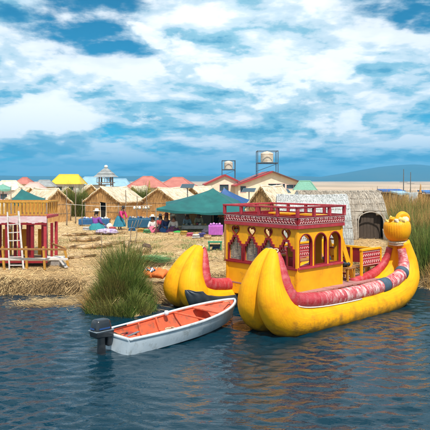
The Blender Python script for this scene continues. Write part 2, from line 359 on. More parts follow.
# ------------------------------------------------------------------ lake, island, reed plain, hills
def np_mesh(name, V, Q):
    me = bpy.data.meshes.new(name); k = Q.shape[1]
    me.vertices.add(len(V)); me.vertices.foreach_set('co', V.astype(np.float32).ravel())
    me.loops.add(Q.size); me.loops.foreach_set('vertex_index', Q.astype(np.int32).ravel())
    me.polygons.add(len(Q)); me.polygons.foreach_set('loop_start', np.arange(0, Q.size, k, dtype=np.int32))
    me.update(calc_edges=True); me.validate(); return me
def grid_quads(m, n):
    i, j = np.meshgrid(np.arange(m-1), np.arange(n-1), indexing='ij'); a = (i*n + j).ravel()
    return np.stack([a, a+1, a+n+1, a+n], 1)

def vnoise(P, s, seed):
    r = np.random.default_rng(seed); T = r.random((64, 64)); q = P*s; i = np.floor(q).astype(int); f = q - i; f = f*f*(3-2*f)
    g = lambda a, b: T[(i[:,0]+a) % 64, (i[:,1]+b) % 64]
    return (g(0,0)*(1-f[:,0]) + g(1,0)*f[:,0])*(1-f[:,1]) + (g(0,1)*(1-f[:,0]) + g(1,1)*f[:,0])*f[:,1]
def water_mat():
    m = bpy.data.materials.new('lake_water'); m.use_nodes = True; nt = m.node_tree; N = nt.nodes.new; L = nt.links.new
    b = nt.nodes['Principled BSDF']; b.inputs['Base Color'].default_value = (.0008, .020, .034, 1); b.inputs['Roughness'].default_value = .04
    b.inputs['IOR'].default_value = 1.333
    tc = N('ShaderNodeTexCoord')
    def noise(sc, st, de):
        mp = N('ShaderNodeMapping'); mp.inputs['Scale'].default_value = st; mp.inputs['Rotation'].default_value = (0, 0, R(12)); L(tc.outputs['Object'], mp.inputs[0])
        n = N('ShaderNodeTexNoise'); n.inputs['Scale'].default_value = sc; n.inputs['Detail'].default_value = de; n.inputs['Distortion'].default_value = .4
        L(mp.outputs[0], n.inputs['Vector']); return n.outputs[0]
    b1 = N('ShaderNodeBump'); b1.inputs['Strength'].default_value = .8; b1.inputs['Distance'].default_value = .024
    L(noise(6.5, (.55, 1, 1), 3), b1.inputs['Height'])
    b2 = N('ShaderNodeBump'); b2.inputs['Strength'].default_value = .5; b2.inputs['Distance'].default_value = .009
    L(noise(17, (.6, 1, 1), 3), b2.inputs['Height']); L(b1.outputs[0], b2.inputs['Normal']); L(b2.outputs[0], b.inputs['Normal'])
    return m
def make_lake():
    ys = [-300, -80, -20, 0, 4]; y = 7.0
    while y < 24: ys.append(y); y += .038 + max(0, (y-12)*.004)
    while y < 9000: ys.append(y); y *= 1.12
    xs = list(np.arange(-9, 9.01, .042)); e = 9.0; s = .1; ext = []
    while e < 9000: e += s; s *= 1.3; ext.append(e)
    xs = [-q for q in reversed(ext)] + xs + ext
    X, Y = np.meshgrid(np.array(xs), np.array(ys)); Z = np.zeros_like(X); r = np.random.default_rng(4)
    for lam in list(np.linspace(.20, .55, 22)) + list(np.linspace(.7, 2.4, 7)):
        th = R(100) + r.normal()*.5; k = 2*np.pi/lam
        Z += np.sin(k*(X*np.cos(th) + Y*np.sin(th)) + r.uniform(0, 6.3) + 1.3*np.sin(X*r.uniform(.3,.9) + Y*r.uniform(.2,.7)))*(lam*.0060 if lam < .65 else lam*.0036)
    gp = np.stack([X.ravel(), Y.ravel()], 1); Z *= (.45 + 1.1*vnoise(gp, .42, 71)).reshape(X.shape)
    Z *= np.clip((26-Y)/6, 0, 1)*np.clip((Y-6)/1.5, 0, 1)*np.clip((11-np.abs(X))/2, 0, 1)
    me = np_mesh('lake', np.stack([X.ravel(), Y.ravel(), Z.ravel()], 1), grid_quads(*X.shape))
    o = obj('lake', me, water_mat(), smooth=True); tag(o, 'rippled dark teal lake water in the foreground', kind='structure')
make_lake()

G = .45
EDGE = [(-400, 26), (-60, 22.8), (-14, 21.6), (-8.5, 21.3), (-6.2, 21.2), (-4.7, 20.9), (-3.9, 19.4), (-3.2, 18.2), (-2.4, 17.8), (-1.9, 18.4), (-1.75, 19.4),
        (-1.2, 20.6), (0.6, 22.0), (3.2, 24.6), (5.4, 26.4), (6.9, 26.3), (7.75, 24.6), (7.95, 22.4), (8.6, 21.7), (14, 21.2), (60, 24), (400, 30)]
EA = np.array(EDGE)
def edge_dist(P):                                    # + inside the island, - over the water (front edge only)
    d = np.full(len(P), 1e9); below = np.zeros(len(P), int)
    for a, b in zip(EA[:-1], EA[1:]):
        ab = b - a; t = np.clip(((P - a) @ ab)/(ab @ ab), 0, 1); q = a + t[:, None]*ab
        d = np.minimum(d, np.hypot(*(P - q).T))
        lo, hi = min(a[0], b[0]), max(a[0], b[0]); inx = (P[:,0] >= lo) & (P[:,0] < hi)
        if b[0] != a[0]:
            yy = a[1] + (P[:,0]-a[0])/(b[0]-a[0])*ab[1]; below += (inx & (yy < P[:,1])).astype(int)
    return np.where(below % 2 == 1, d, -d)
def ground_z(P):
    P = np.atleast_2d(np.asarray(P, float)); d = edge_dist(P) + (vnoise(P, 1.3, 1)-.5)*.55 + (vnoise(P, 4.1, 2)-.5)*.25
    t = np.clip((d + .12)/.85, 0, 1); z = -.35 + (G + .35)*(1-(1-t)**2.2)
    return z + np.clip(t, 0, 1)*((vnoise(P, .8, 3)-.5)*.12 + (vnoise(P, 3.2, 4)-.5)*.06 + (vnoise(P, 9, 5)-.5)*.025)
def gz(x, y): return float(ground_z([(x, y)])[0])
def make_island():
    ys = list(np.arange(16.6, 34, .11)) + list(np.arange(34, 64, .3)) + list(np.arange(64, 190, 4))
    xs = list(np.arange(-13, 13.01, .11)); e = 13; s = .3; ext = []
    while e < 300: e += s; s *= 1.25; ext.append(e)
    xs = [-q for q in reversed(ext)] + xs + ext
    X, Y = np.meshgrid(np.array(xs), np.array(ys)); P = np.stack([X.ravel(), Y.ravel()], 1)
    me = np_mesh('island', np.column_stack([P, ground_z(P)]), grid_quads(*X.shape))
    tag(obj('floating_island_ground', me, STRAW, smooth=True), 'floating island ground of layered dry reeds', kind='structure')
make_island()

def strands(name, base, length, yaw, pitch, width, m, bend=.0, seg=1, label=None, cat=None, kind='stuff', parent=None):
    """many thin reed blades in one mesh: base points (n,3), arrays of length, heading, pitch and width"""
    n = len(base); dirv = np.stack([np.cos(yaw)*np.cos(pitch), np.sin(yaw)*np.cos(pitch), np.sin(pitch)], 1)
    flat = np.abs(np.sin(pitch)) < .6
    side = np.where(flat[:,None], np.stack([-np.sin(yaw), np.cos(yaw), np.zeros(n)], 1), 0)
    ra = rng.uniform(0, np.pi, n); sd2 = np.stack([np.cos(ra), np.sin(ra)*.5, np.zeros(n)], 1)
    side = np.where(flat[:,None], side, sd2)
    bd = np.stack([np.cos(yaw), np.sin(yaw), -np.ones(n)*.35], 1)*(np.ones(n)*bend if np.isscalar(bend) else bend)[:,None]
    rows = []
    for k in range(seg+1):
        t = k/seg; c = base + dirv*(length*t)[:,None] + bd*(length*t*t)[:,None]
        w = (width*(1 - .85*t*t) if not np.isscalar(width) else width*(1-.85*t*t))
        if np.isscalar(w): w = np.full(n, w)
        rows += [c - side*w[:,None]/2, c + side*w[:,None]/2]
    V = np.stack(rows, 1).reshape(-1, 3); k = 2*(seg+1); b0 = np.arange(n)*k; Q = []
    for s in range(seg): Q.append(np.stack([b0+2*s, b0+2*s+1, b0+2*s+3, b0+2*s+2], 1))
    o = obj(name, np_mesh(name, V, np.concatenate(Q)), m, parent)
    if label: tag(o, label, cat, kind=kind)
    elif parent is not None: o['kind'] = 'stuff'
    return o

def make_litter():
    n = 110000; u = rng.random(n); Y = 19.5 + 42*u**1.7; X = rng.uniform(-1, 1, n)*(Y*.40 + 1.5)
    P = np.stack([X, Y], 1); d = edge_dist(P); k = d > .05; P = P[k]; n = len(P)
    L = rng.uniform(.12, .55, n); yaw = rng.normal(0, .9, n) + (vnoise(P, .35, 8)-.5)*3; pit = rng.normal(0, .14, n)
    B = np.column_stack([P, ground_z(P) + .012 + rng.random(n)*.03])
    strands('straw_litter', B, L, yaw, pit, .010 + .00045*P[:,1], STRAND, label='loose dry straw scattered over the island ground')
    # ragged edge: stalks sticking out over the water
    n = 26000; i = rng.integers(1, len(EA)-2, n*2); t = rng.random(n*2); P = EA[i] + (EA[i+1]-EA[i])*t[:,None]
    w = np.hypot(*(EA[i+1]-EA[i]).T); keep = (rng.random(n*2) < np.minimum(1, w/3.0)) & (np.abs(P[:,0]) < 15) & ~((P[:,0] > -4.1) & (P[:,0] < -1.7) & (P[:,1] < 19.6) & (rng.random(n*2) < .9)); P = P[keep][:n]; i = i[keep][:n]; n = len(P)
    tan = (EA[i+1]-EA[i]); tan /= np.hypot(*tan.T)[:,None]; outw = np.stack([tan[:,1], -tan[:,0]], 1)
    inset = rng.uniform(-.15, .75, n); P = P - outw*inset[:,None] + rng.normal(0, .05, (n, 2))
    yaw = np.arctan2(outw[:,1], outw[:,0]) + rng.normal(0, .55, n); pit = rng.normal(-.28, .3, n)
    B = np.column_stack([P, np.maximum(ground_z(P), -.02) + rng.random(n)*.06])
    dk = rng.random(n) < .5
    for nm, msk, mm, lb in (('straw_edge', ~dk, STRAND, 'pale straw ends fraying over the island edge'), ('damp_straw_edge', dk, STRANDK, 'dark damp straw along the waterline of the island')):
        strands(nm, B[msk], rng.uniform(.18, .6, msk.sum()), yaw[msk], pit[msk] - (.15 if mm is STRANDK else 0), .016, mm, .12, 2, label=lb)
    # green and tan debris floating off the left bank
    n = 900; X = rng.normal(-5.3, .75, n); Y = 19.7 + rng.normal(0, .45, n) ; P = np.stack([X, Y], 1); P = P[edge_dist(P) < .1]; n = len(P)
    strands('floating_reed_debris', np.column_stack([P, .018 + rng.random(n)*.02]), rng.uniform(.1, .5, n), rng.normal(0, .7, n), np.zeros(n), .018, STRAND, label='broken reed stalks floating off the left bank')
make_litter()
def make_grass():
    n = 9000; P = np.concatenate([np.stack([rng.normal(x, sx, n//3), rng.normal(y, sy, n//3)], 1) for x, y, sx, sy in ((-1.2, 32, 1.4, 2.2), (-3.2, 29, 1.3, 2.0), (-7, 34, 3.0, 3.0))])
    P = P[(edge_dist(P) > .3) & (vnoise(P, .8, 33) > .45)]; n = len(P)
    strands('sparse_grass', np.column_stack([P, ground_z(P) - .01]), rng.uniform(.05, .22, n), rng.uniform(0, 6.28, n), rng.uniform(.6, 1.5, n), .02, mat('olive_grass', (.20, .22, .06), (.12, .17, .04), .7, 1, island=.4), .1, 2, label='sparse olive grass patches on the island ground')
make_grass()

def reed_clump(name, cx, cy, rx, ry, n, h, m, label, cat, kind, lean=.22, w=.016, hs=.22, z0=None, parent=None, flop=.25):
    a = rng.uniform(0, 2*np.pi, n); q = np.sqrt(rng.random(n)); P = np.stack([cx + rx*q*np.cos(a), cy + ry*q*np.sin(a)], 1)
    yaw = a + rng.normal(0, .9, n); pit = np.pi/2 - np.abs(rng.normal(0, lean, n)) - q*lean*.5
    z = np.maximum(ground_z(P), -.1) - .05 if z0 is None else np.full(n, z0)
    L = h*(1 - .35*q*q)*np.clip(rng.normal(1, hs, n), .35, 1.5)
    return strands(name, np.column_stack([P, z]), L, yaw, pit, w*rng.uniform(.6, 1.3, n), m, np.abs(rng.normal(0, flop, n)), 4, label, cat, kind, parent)
def make_tussock():
    t = thing('reed_tussock', 'green reed tussock growing at the water edge beside the white motorboat', 'reeds', (0, 0, 0))
    for (px, Y, rx, ry, n, h) in ((121, 19.3, .42, .5, 2000, 1.15), (128, 19.8, .30, .4, 1100, 1.38), (108, 18.9, .40, .5, 1500, .8), (115, 18.6, .4, .4, 1500, .75), (127, 18.6, .4, .4, 1500, .8), (137, 18.9, .34, .5, 800, .66), (97, 18.7, .25, .4, 450, .5), (146, 19.0, .28, .4, 500, .5), (113, 20.0, .22, .3, 350, 1.1),
                                  (96, 18.35, .30, .22, 500, .42), (106, 18.05, .32, .22, 700, .5), (117, 17.85, .32, .22, 800, .55), (128, 17.8, .32, .22, 800, .55), (139, 18.0, .30, .25, 700, .5), (147, 18.4, .25, .25, 400, .42)):
        reed_clump('leaf_clump', (px-CX)/F*Y, Y, rx, ry, n, h, REEDG, None, None, None, parent=t, lean=.2, flop=.22, hs=.5)
    reed_clump('dry_stalks', (110-CX)/F*18.9, 18.9, .75, .7, 1500, .7, REEDY, None, None, None, parent=t, lean=.35, flop=.3, hs=.35)
    reed_clump('dry_stalks', (117-CX)/F*19.8, 19.8, .5, .5, 500, 1.0, REEDY, None, None, None, parent=t, lean=.22, flop=.2, hs=.35)
make_tussock()
def make_reed_bed():
    def band(name, n, y0, y1, x0, h, m, w, label, hs=.18, lean=.16):
        Y = y0 + (y1-y0)*rng.random(n)**1.4; X0 = Y*x0(Y); X = X0 + rng.random(n)**1.0*(Y*.40 - X0 + 2)
        P = np.stack([X, Y], 1); yaw = rng.uniform(0, 2*np.pi, n); pit = np.pi/2 - np.abs(rng.normal(0, lean, n))
        L = h(Y)*np.clip(rng.normal(1, hs, n), .4, 1.4)*(.8 + .4*vnoise(P, .35, 15))
        strands(name, np.column_stack([P, np.maximum(ground_z(P), -.1) - .05]), L, yaw, pit, w*(.5 + Y/45), m, np.abs(rng.normal(0, .14, n)), 3, label, 'reeds', 'stuff')
    x0 = lambda Y: np.interp(Y, [23.5, 26, 30, 34, 40, 60, 90], [.335, .318, .305, .300, .30, .28, .24])
    band('green_reed_bed', 15000, 23.4, 36, x0, lambda Y: 1.35 + (Y-23)*.05, REEDG, .026, 'tall green reed bed on the right bank behind the boat stern')
    band('dry_reed_bed', 15000, 27, 62, lambda Y: x0(Y)*np.interp(Y, [27, 33, 34, 60], [1.05, 1.03, .99, .9]), lambda Y: 1.8 + (Y-27)*.012, REEDY, .024, 'tall dry golden reeds growing above the green reed bed')
    band('dry_reed_fringe', 2200, 22.3, 24.2, lambda Y: .352 + 0*Y, lambda Y: .55 + 0*Y, REEDY, .02, 'short dry stalks on the right bank beside the stern', lean=.5)
make_reed_bed()
def make_plain():
    m = mat('reed_plain_tan', (.50, .36, .25), (.28, .20, .13), .95, .03, 9, (.3, .5, 1), 0, lo=.42, hi=.60, dirt=(.17,.17,.12), dscale=.012, dlo=.52, dhi=.66)
    ys = np.concatenate([np.linspace(110, 600, 50), np.geomspace(620, 5200, 20)]); xs = np.linspace(-4200, 4200, 121); X, Y = np.meshgrid(xs, ys)
    P = np.stack([X.ravel(), Y.ravel()], 1); Z = np.interp(P[:,1], [110, 180], [-.3, .3]) + vnoise(P, .02, 21)*.8*np.clip((P[:,1]-110)/60, 0, 1)
    tag(obj('reed_plain', np_mesh('reed_plain', np.column_stack([P, Z]), grid_quads(*X.shape)), m, smooth=True), 'flat tan reed beds stretching to the horizon', kind='structure')
make_plain()
def make_hills():
    m = mat('hill_slopes', (.045, .075, .06), (.08, .09, .055), .95, .0012, 8, (1,1,1), 0, lo=.4, hi=.6)
    def ridge(name, y, prof, label, seed):
        rows = []; xs = np.linspace(-620, 620, 240)
        for d, k in ((0, 0.0), (500, .45), (1100, .8), (1900, 1.0), (3000, .6)):
            hp = np.interp(xs, [p[0] for p in prof], [p[1] for p in prof]); X = (xs)/F*(y+d)
            n = vnoise(np.stack([X, X*0 + d], 1), .0012, seed) - .5; n2 = vnoise(np.stack([X, X*0 + d], 1), .004, seed+1) - .5
            rows.append(np.stack([X, np.full_like(X, y+d), -3 + (hp*(y+d)/F + 10)*k*(1 + n*.35 + n2*.12)], 1))
        V = np.concatenate(rows); o = obj(name, np_mesh(name, V, grid_quads(5, 240)), m, smooth=True); tag(o, label, kind='structure')
    ridge('far_hills', 6200, [(-620, 6), (-215, 5), (-60, 4), (-10, 4.5), (40, 3), (75, 5), (105, 3.5), (135, 8), (165, 12), (200, 14), (215, 14), (300, 12), (620, 8)], 'hazy blue hills beyond the lake', 31)
make_hills()

def make_haze():
    m = bpy.data.materials.new('thin_haze'); m.use_nodes = True; nt = m.node_tree; nt.nodes.clear()
    out = nt.nodes.new('ShaderNodeOutputMaterial'); v = nt.nodes.new('ShaderNodeVolumePrincipled'); v.inputs['Color'].default_value = (.14, .58, .96, 1)
    v.inputs['Density'].default_value = 1.8e-4; v.inputs['Anisotropy'].default_value = .2; nt.links.new(v.outputs[0], out.inputs['Volume'])
    o = MB().box((0, 4700, 150), (20200, 10400, 310)).build('haze', m); tag(o, 'thin blue air in front of the far hills', kind='stuff')
make_haze()

# ------------------------------------------------------------------ yellow twin-hull reed boat
# local frame: x aft from the near prow, y towards the far hull, z up from the water
BO = (1.17, 15.6, 0); BR = math.atan2(.674, .74)
def make_catamaran():
    boat = thing('reed_catamaran', 'large yellow twin-hulled boat with a red-railed two-storey cabin moored by the island', 'boat', BO, BR)
    LOBE = [(.44,2.17,.10),(.36,2.04,.155),(.22,1.75,.24),(.12,1.4,.32),(.10,1.05,.40),(.20,.70,.455),(.48,.42,.475),(1.15,.26,.46),(2.3,.21,.45),(3.6,.20,.45),(4.8,.23,.45),(5.6,.30,.45),(6.25,.48,.44),(6.72,.82,.40),(6.90,1.25,.32),(6.86,1.65,.25),(6.76,2.0,.20)]
    S = spline(LOBE, 70)
    def frames():
        out = []
        for i, p in enumerate(S):
            t = S[min(i+1, 69)][:2] - S[max(i-1, 0)][:2]; t /= np.hypot(*t); out.append((p[0], p[1], p[2], t[0], t[1]))
        return out
    FR = frames()
    def spread(i): return min(.40, FR[i][2]*.86)
    KZ = [1.0]
    def bundle(side, db, da, seed):
        n = 26; rows = []
        for i, (a, z, r, ta, tz) in enumerate(FR):
            row = []
            for k in range(n+1):
                th = 2*math.pi*k/n; lump = 1 + .012*math.sin(3*th + i*.21 + seed) + .010*math.sin(i*.9 + seed*2)*math.cos(th*2)
                off = r*math.cos(th)*lump; row.append((a + da + (1-KZ[0])*2.0*max(0, z-.5)*(a < 2) - tz*off, db + side*spread(i) + r*math.sin(th)*lump, (z + ta*off)*KZ[0]))
            rows.append(row)
        mb = MB().grid(rows); a, z, r, ta, tz = FR[0]
        me = mb.mesh('bundle'); uv = me.uv_layers.new(name='UVMap'); ul = np.cumsum([0] + [math.hypot(FR[j+1][0]-FR[j][0], FR[j+1][1]-FR[j][1]) for j in range(69)])
        for lp in me.loops: vi = lp.vertex_index; uv.data[lp.index].uv = (float(ul[vi // (n+1)]) + seed*3.7, (vi % (n+1))/n + seed)
        bm = bmesh.new(); bm.from_mesh(me); bmesh.ops.remove_doubles(bm, verts=bm.verts, dist=.0005)
        bmesh.ops.holes_fill(bm, edges=bm.edges); bmesh.ops.recalc_face_normals(bm, faces=bm.faces); bm.to_mesh(me); bm.free(); return me
    def bolster(side, db, da):
        P, Rr = [], []
        for i, (a, z, r, ta, tz) in enumerate(FR):
            if i > 67: break
            rr = float(np.interp(i, [0, 4, 12, 20, 52, 60, 64], [.075, .12, .185, .215, .21, .175, .14])); o = r*.78 + rr*.66
            P.append((a + da + (1-KZ[0])*2.0*max(0, z-.5)*(a < 2) - tz*o, db + side*(spread(i)*1.0 + float(np.interp(i, [0, 10, 55, 67], [.02, .10, .10, .03]))), (z + ta*o)*KZ[0])); Rr.append(rr*(1 + .03*math.sin(i*1.7)))
        P = np.array(P)
        for _ in range(26): P[1:-1] = P[1:-1] + .5*((P[:-2] + P[2:])/2 - P[1:-1])
        return [tuple(p) for p in P], Rr
    for hi, (da, db) in enumerate(((0, 0), (.32, 3.76))):
        hull = empty('hull', parent=boat); KZ[0] = (1.0, .885)[hi]
        hull['label'] = ('near yellow hull with a curved two-lobed prow', 'far yellow hull partly covered by a dark tarpaulin')[hi]
        for s in (-1, 1): obj('hull_bundle', bundle(s, db, da, s + hi*3), HULLY, hull, smooth=True)
        for s in (-1, 1):
            P, Rr = bolster(s, db, da)
            def roll(P, Rr, u0):
                me = MB().tube(P, Rr, 18).mesh('bolster'); uv = me.uv_layers.new(name='UVMap'); ul = u0 + np.cumsum([0] + [(Vector(P[j+1]) - Vector(P[j])).length for j in range(len(P)-1)])
                for lp in me.loops: vi = lp.vertex_index; k = vi % 18; uv.data[lp.index].uv = (float(ul[vi // 18]), abs(k - 9)/18 + s)
                obj('bolster', me, BOLR, hull, smooth=True)
            if s == -1: roll(P, Rr, 0)
            else:
                roll(P[:21], Rr[:21], 0); roll(P[44:], [q*.75 for q in Rr[44:]], 9)
            if s == -1 and hi == 0:
                for a0 in (44, 53):
                    pp = P[a0:a0+3]; MB().tube(pp, [Rr[a0]*1.075]*3, 16).build('webbing_tie', TIE, hull, smooth=True)
                Q = P[24:40]; MB().tube([(p[0], p[1] - .19, p[2] - .15) for p in Q], .018, 6).build('pole', WHITEC, hull, smooth=True)
        a, z, r, ta, tz = FR[1]; a += (1-KZ[0])*2.0*max(0, z-.5); z *= KZ[0]
        rt = MB()
        for s in (-1, 1): rt.torus((a + da + .01, db + s*spread(1), z), r*1.04, .02, 18, 6, Matrix.Rotation(R(-28), 3, 'Y'))
        rt.build('rope_binding', ROPE, hull, smooth=True)
        # seam lashing lines down the sides
        # stern figurehead: ribbed yellow bulb with rope collar, wreath, ears and a curled horn
        a, z, r, ta, tz = FR[69]; z *= KZ[0]; c = Vector((a + da - .05, db, z))
        prof = [(.20,-.06),(.26,.02),(.35,.10),(.41,.22),(.44,.36),(.44,.50),(.41,.61),(.33,.69),(.2,.72),(.01,.73)]
        prof = [tuple(q) for q in spline(prof, 26)]
        tilt = Matrix.Rotation(R(-6), 3, 'Y')
        bulb = MB().lathe(prof, c, 136, tilt, 34, .011).build('figurehead', YEL, hull, smooth=True); bulb['label'] = 'ribbed yellow bulb on the stern post'
        rp = MB(); rp.torus(c + Vector((0,0,-.03)), .27, .045, 28, 8, tilt); rp.torus(c + Vector((.02,0,-.10)), .275, .035, 28, 8, tilt)
        me = rp.mesh('rope_collar'); jit(me, .02, 3, 9); obj('rope_collar', me, ROPE, hull, smooth=True)
        wr = MB(); wr.torus(c + tilt @ Vector((0,0,.675)), .33, .035, 36, 8, tilt); me = wr.mesh('wreath'); jit(me, .05, 5, 9); obj('wreath', me, FIGC, hull, smooth=True)
        for k, (ex, ey, eh) in enumerate(((-.12, -.24, .13), (-.28, .0, .17), (.08, -.27, .09), (-.04, .18, .15), (.22, -.1, .14), (-.22, -.14, .10))):
            e = [(.10, -.04), (.105, .03), (.10, eh*.5), (.07, eh*.85), (.01, eh)]
            me = MB().lathe(e, c + tilt @ Vector((ex, ey, .68)), 12, Matrix.Rotation(R(-14+14*k), 3, 'X')).mesh('reed_tuft'); jit(me, .07, k, 9); obj('reed_tuft', me, (FIGC, YEL, CREAMC)[k % 3], hull, smooth=True)
        hp = [(-.02, .02, .66, .08), (.04, .0, .78, .10), (.14, -.04, .85, .125), (.25, -.10, .83, .13), (.34, -.14, .74, .11), (.38, -.16, .62, .07)]
        hs = spline(hp, 20); MB().tube([c + Vector(q[:3]) for q in hs], [q[3] for q in hs], 12).build('horn', YEL, hull, smooth=True)
        # tied reed facing inside the stern post
        for k in range(9):
            b = db - .2 + k*.05; pts = []
            for i in range(50, 67, 2):
                a, z, r, ta, tz = FR[i]; o = r*.55; pts.append((a + da - tz*o, b, (z + ta*o)*KZ[0]))
            MB().tube(pts, .032, 6).build('stern_reed', YELC, hull, smooth=True)
    # tarpaulin over the far hull's near bundle
    rows = []
    for i in range(19, 35):
        a, z, r, ta, tz = FR[i]; row = []
        top = float(np.interp(i, [19, 21, 26, 35], [-.9, .05, .35, .5]))
        for k in range(15):
            th = -math.pi*.5 + top*.0 - (k/14)*1.0 ; th = -(math.pi/2) + (-1.2 + (top + 1.2)*(k/14)); rr = r + .022 + .012*math.sin(k*1.3 + i*.8)
            row.append((a + .32 + .23*max(0, z-.5) - tz*rr*math.sin(th + math.pi/2), 3.76 - spread(i) - rr*math.cos(th + math.pi/2), (z + ta*rr*math.sin(th + math.pi/2))*.885))
        rows.append(row)
    tp = MB().grid(rows).build('tarpaulin', NAVY, boat, smooth=True); tp.modifiers.new('thick', 'SOLIDIFY').thickness = .008; tp['label'] = 'dark tarpaulin draped over the far hull'
    # deck planks on cross beams
    deck = empty('deck', parent=boat); DZ = .80
    for a in (2.2, 3.2, 4.6, 6.0): MB().box((a, 1.86, DZ - .10), (.12, 2.6, .12)).build('cross_beam', WOOD, deck)
    pk = MB().box((0,0,0), (.185, 3.26, .04)).mesh('plank'); pk.materials.append(DECKP); a = 2.06
    while a < 6.3:
        o = obj('plank', pk, DECKP, deck, loc=(a, 1.76 + random.uniform(-.03,.03), DZ - .018 + random.uniform(-.004,.004))); a += .195
    # ---- cabin
    cab = empty('cabin', parent=boat); A0, A1, B0, B1 = 2.0, 4.10, .42, 3.32
    ZT, ZF0, ZF1, ZS, ZD = 2.62, 2.715, 2.95, 1.50, .66
    Wf = B1 - B0; Ls = A1 - A0
    # front wall: u runs from the far corner to the near one, seen from the prow
    MF = frame_m((A0, B1, ZD), (0, -1, 0), (0, 0, 1)); H = ZT - ZD + .06
    def stepped(cx, w, z0, z1, e=0):
        h = w/2 + e; s = w*.15; q = .085; zt = z1 + e
        return [(cx-h, z0-e), (cx+h, z0-e), (cx+h, zt-3*q), (cx+h-s, zt-3*q), (cx+h-s, zt-2*q), (cx+h-2*s, zt-2*q), (cx+h-2*s, zt-q), (cx+h-2.45*s, zt-q), (cx+h-2.45*s, zt),
                (cx-h+2.45*s, zt), (cx-h+2.45*s, zt-q), (cx-h+2*s, zt-q), (cx-h+2*s, zt-2*q), (cx-h+s, zt-2*q), (cx-h+s, zt-3*q), (cx-h, zt-3*q)]
    def heart(cx, cz, s, e=0):
        pts = []
        for k in range(28):
            t = 2*math.pi*k/28; x = 16*math.sin(t)**3; y = 13*math.cos(t) - 5*math.cos(2*t) - 2*math.cos(3*t) - math.cos(4*t); L = math.hypot(x, y+2)
            pts.append((cx + x*s/32*(1 + e*16/s/ max(L, 8)), cz + (y+2)*s/30*(1 + e*16/s/max(L, 8))))
        return pts
    cxs = [Wf*(k + .5)/4*.97 + .05 for k in range(4)]; ww = .585; wz0, wz1 = ZS - ZD, 2.24 - ZD; hz = 2.43 - ZD
    holes = [stepped(c, ww, wz0, wz1) for c in cxs] + [heart(c, hz, .30) for c in cxs]
    obj('front_wall', plate([(0,-.22),(Wf,-.22),(Wf,H),(0,H)], holes, .05, MF), YELC, cab)
    MFo = frame_m((A0 - .032, B1, ZD), (0, -1, 0), (0, 0, 1))
    for c in cxs:
        obj('window_frame', plate(stepped(c, ww, wz0, wz1, .045), [stepped(c, ww - .04, wz0 + .02, wz1 - .02)], .05, MFo), REDP, cab)
        obj('heart_frame', plate(heart(c, hz, .31, .026), [heart(c, hz, .295)], .035, MFo), REDP, cab)
    for c in cxs[:3]:
        mm = MB()
        for k in range(18): mm.box((A0 + .045, B1 - c, ZS - .02 + k*.044), (.012, ww + .1, .036))
        for k in (-1, 0, 1): mm.box((A0 + .032, B1 - c + k*.17, ZS + .36), (.01, .022, .8))
        mm.build('window_mat', MATL, cab)
    for c in (cxs[3],):
        MB().box((A0 - .0, B1 - c, ZS + .28), (.04, .035, .56)).build('mullion', REDP, cab)
    MB().box((A0 - .045, (B0+B1)/2, ZS - .05), (.07, Wf + .08, .055)).build('window_sill', REDP, cab, bevel=.006)
    # hidden back wall, far wall: boarded with the same arches
    def arch(cx, w, z0, z1, e=0):
        r = w/2 + e; zc = z1 - w/2; return [(cx-r, z0-e), (cx+r, z0-e)] + [(cx + r*math.cos(t), zc + r*math.sin(t)) for t in [math.pi*k/14 for k in range(15)]]
    acx = [Ls*(k + .5)/3 for k in range(3)]; aw = .60; az0, az1 = ZS - ZD, 2.46 - ZD
    ah = [arch(c, aw, az0, az1) for c in acx]
    for nm, b in (('near_side_wall', B0), ('far_side_wall', B1)):
        obj('side_wall', plate([(0,0),(Ls,0),(Ls,H),(0,H)], ah, .05, frame_m((A0, b, ZD), (1,0,0), (0,0,1))), YELC, cab)
        sgn = -1 if b == B0 else 1
        for c in acx:
            obj('arch_frame', plate(arch(c, aw, az0, az1, .008), [arch(c, aw - .05, az0 + .03, az1 - .025)], .075, frame_m((A0, b, ZD), (1,0,0), (0,0,1))), REDP, cab)
        MB().box(((A0+A1)/2, b + sgn*.045, ZS - .03), (Ls + .06, .07, .06)).build('window_sill', REDL, cab, bevel=.006)
    dw = [(Wf/2-.4, .0+.02), (Wf/2+.4, .02), (Wf/2+.4, 1.62), (Wf/2-.4, 1.62)]
    obj('rear_wall', plate([(0,0),(Wf,0),(Wf,H),(0,H)], [dw] + [arch(c, .5, az0, az1 - .1) for c in (.5, Wf-.5)], .05, frame_m((A1, B1, ZD), (0,-1,0), (0,0,1))), YELC, cab)
    MB().box(((A0+A1)/2, (B0+B1)/2, ZT + .03), (Ls + .12, Wf + .12, .07)).build('roof_deck', REDP, cab)
    for a in (A0, A1):
        for b in (B0, B1): MB().box((a, b, (ZD+ZT)/2), (.085, .085, ZT-ZD-.002)).build('corner_post', YELC, cab, bevel=.006)
    # inside benches
    for b in (B0 + .3, B1 - .3):
        MB().box(((A0+A1)/2, b, ZD + .40), (Ls - .3, .38, .05)).box(((A0+A1)/2, b, ZD + .2), (Ls - .4, .3, .38)).build('inner_bench', REDP, cab)
    for a in (A0 + .75, A0 + 1.45):
        for b in (B0 + .12, B1 - .12): MB().box((a, b, (ZD+ZT)/2), (.06, .06, ZT-ZD-.01)).build('inner_post', REDP, cab)
    for b in (.95, 1.5): 
        MB().box((A0 + .5, b, ZD + .75), (.05, .42, .6)).build('seat_back', REDL, cab, bevel=.01)
    # red band and frieze with raised white figures
    bands = [('front', (A0 - .07, B1 + .07), (0,-1), Wf + .14), ('near', (A0 - .07, B0 - .07), (1,0), Ls + .14), ('rear', (A1 + .07, B0 - .07), (0,1), Wf + .14), ('far', (A1 + .07, B1 + .07), (-1,0), Ls + .14)]
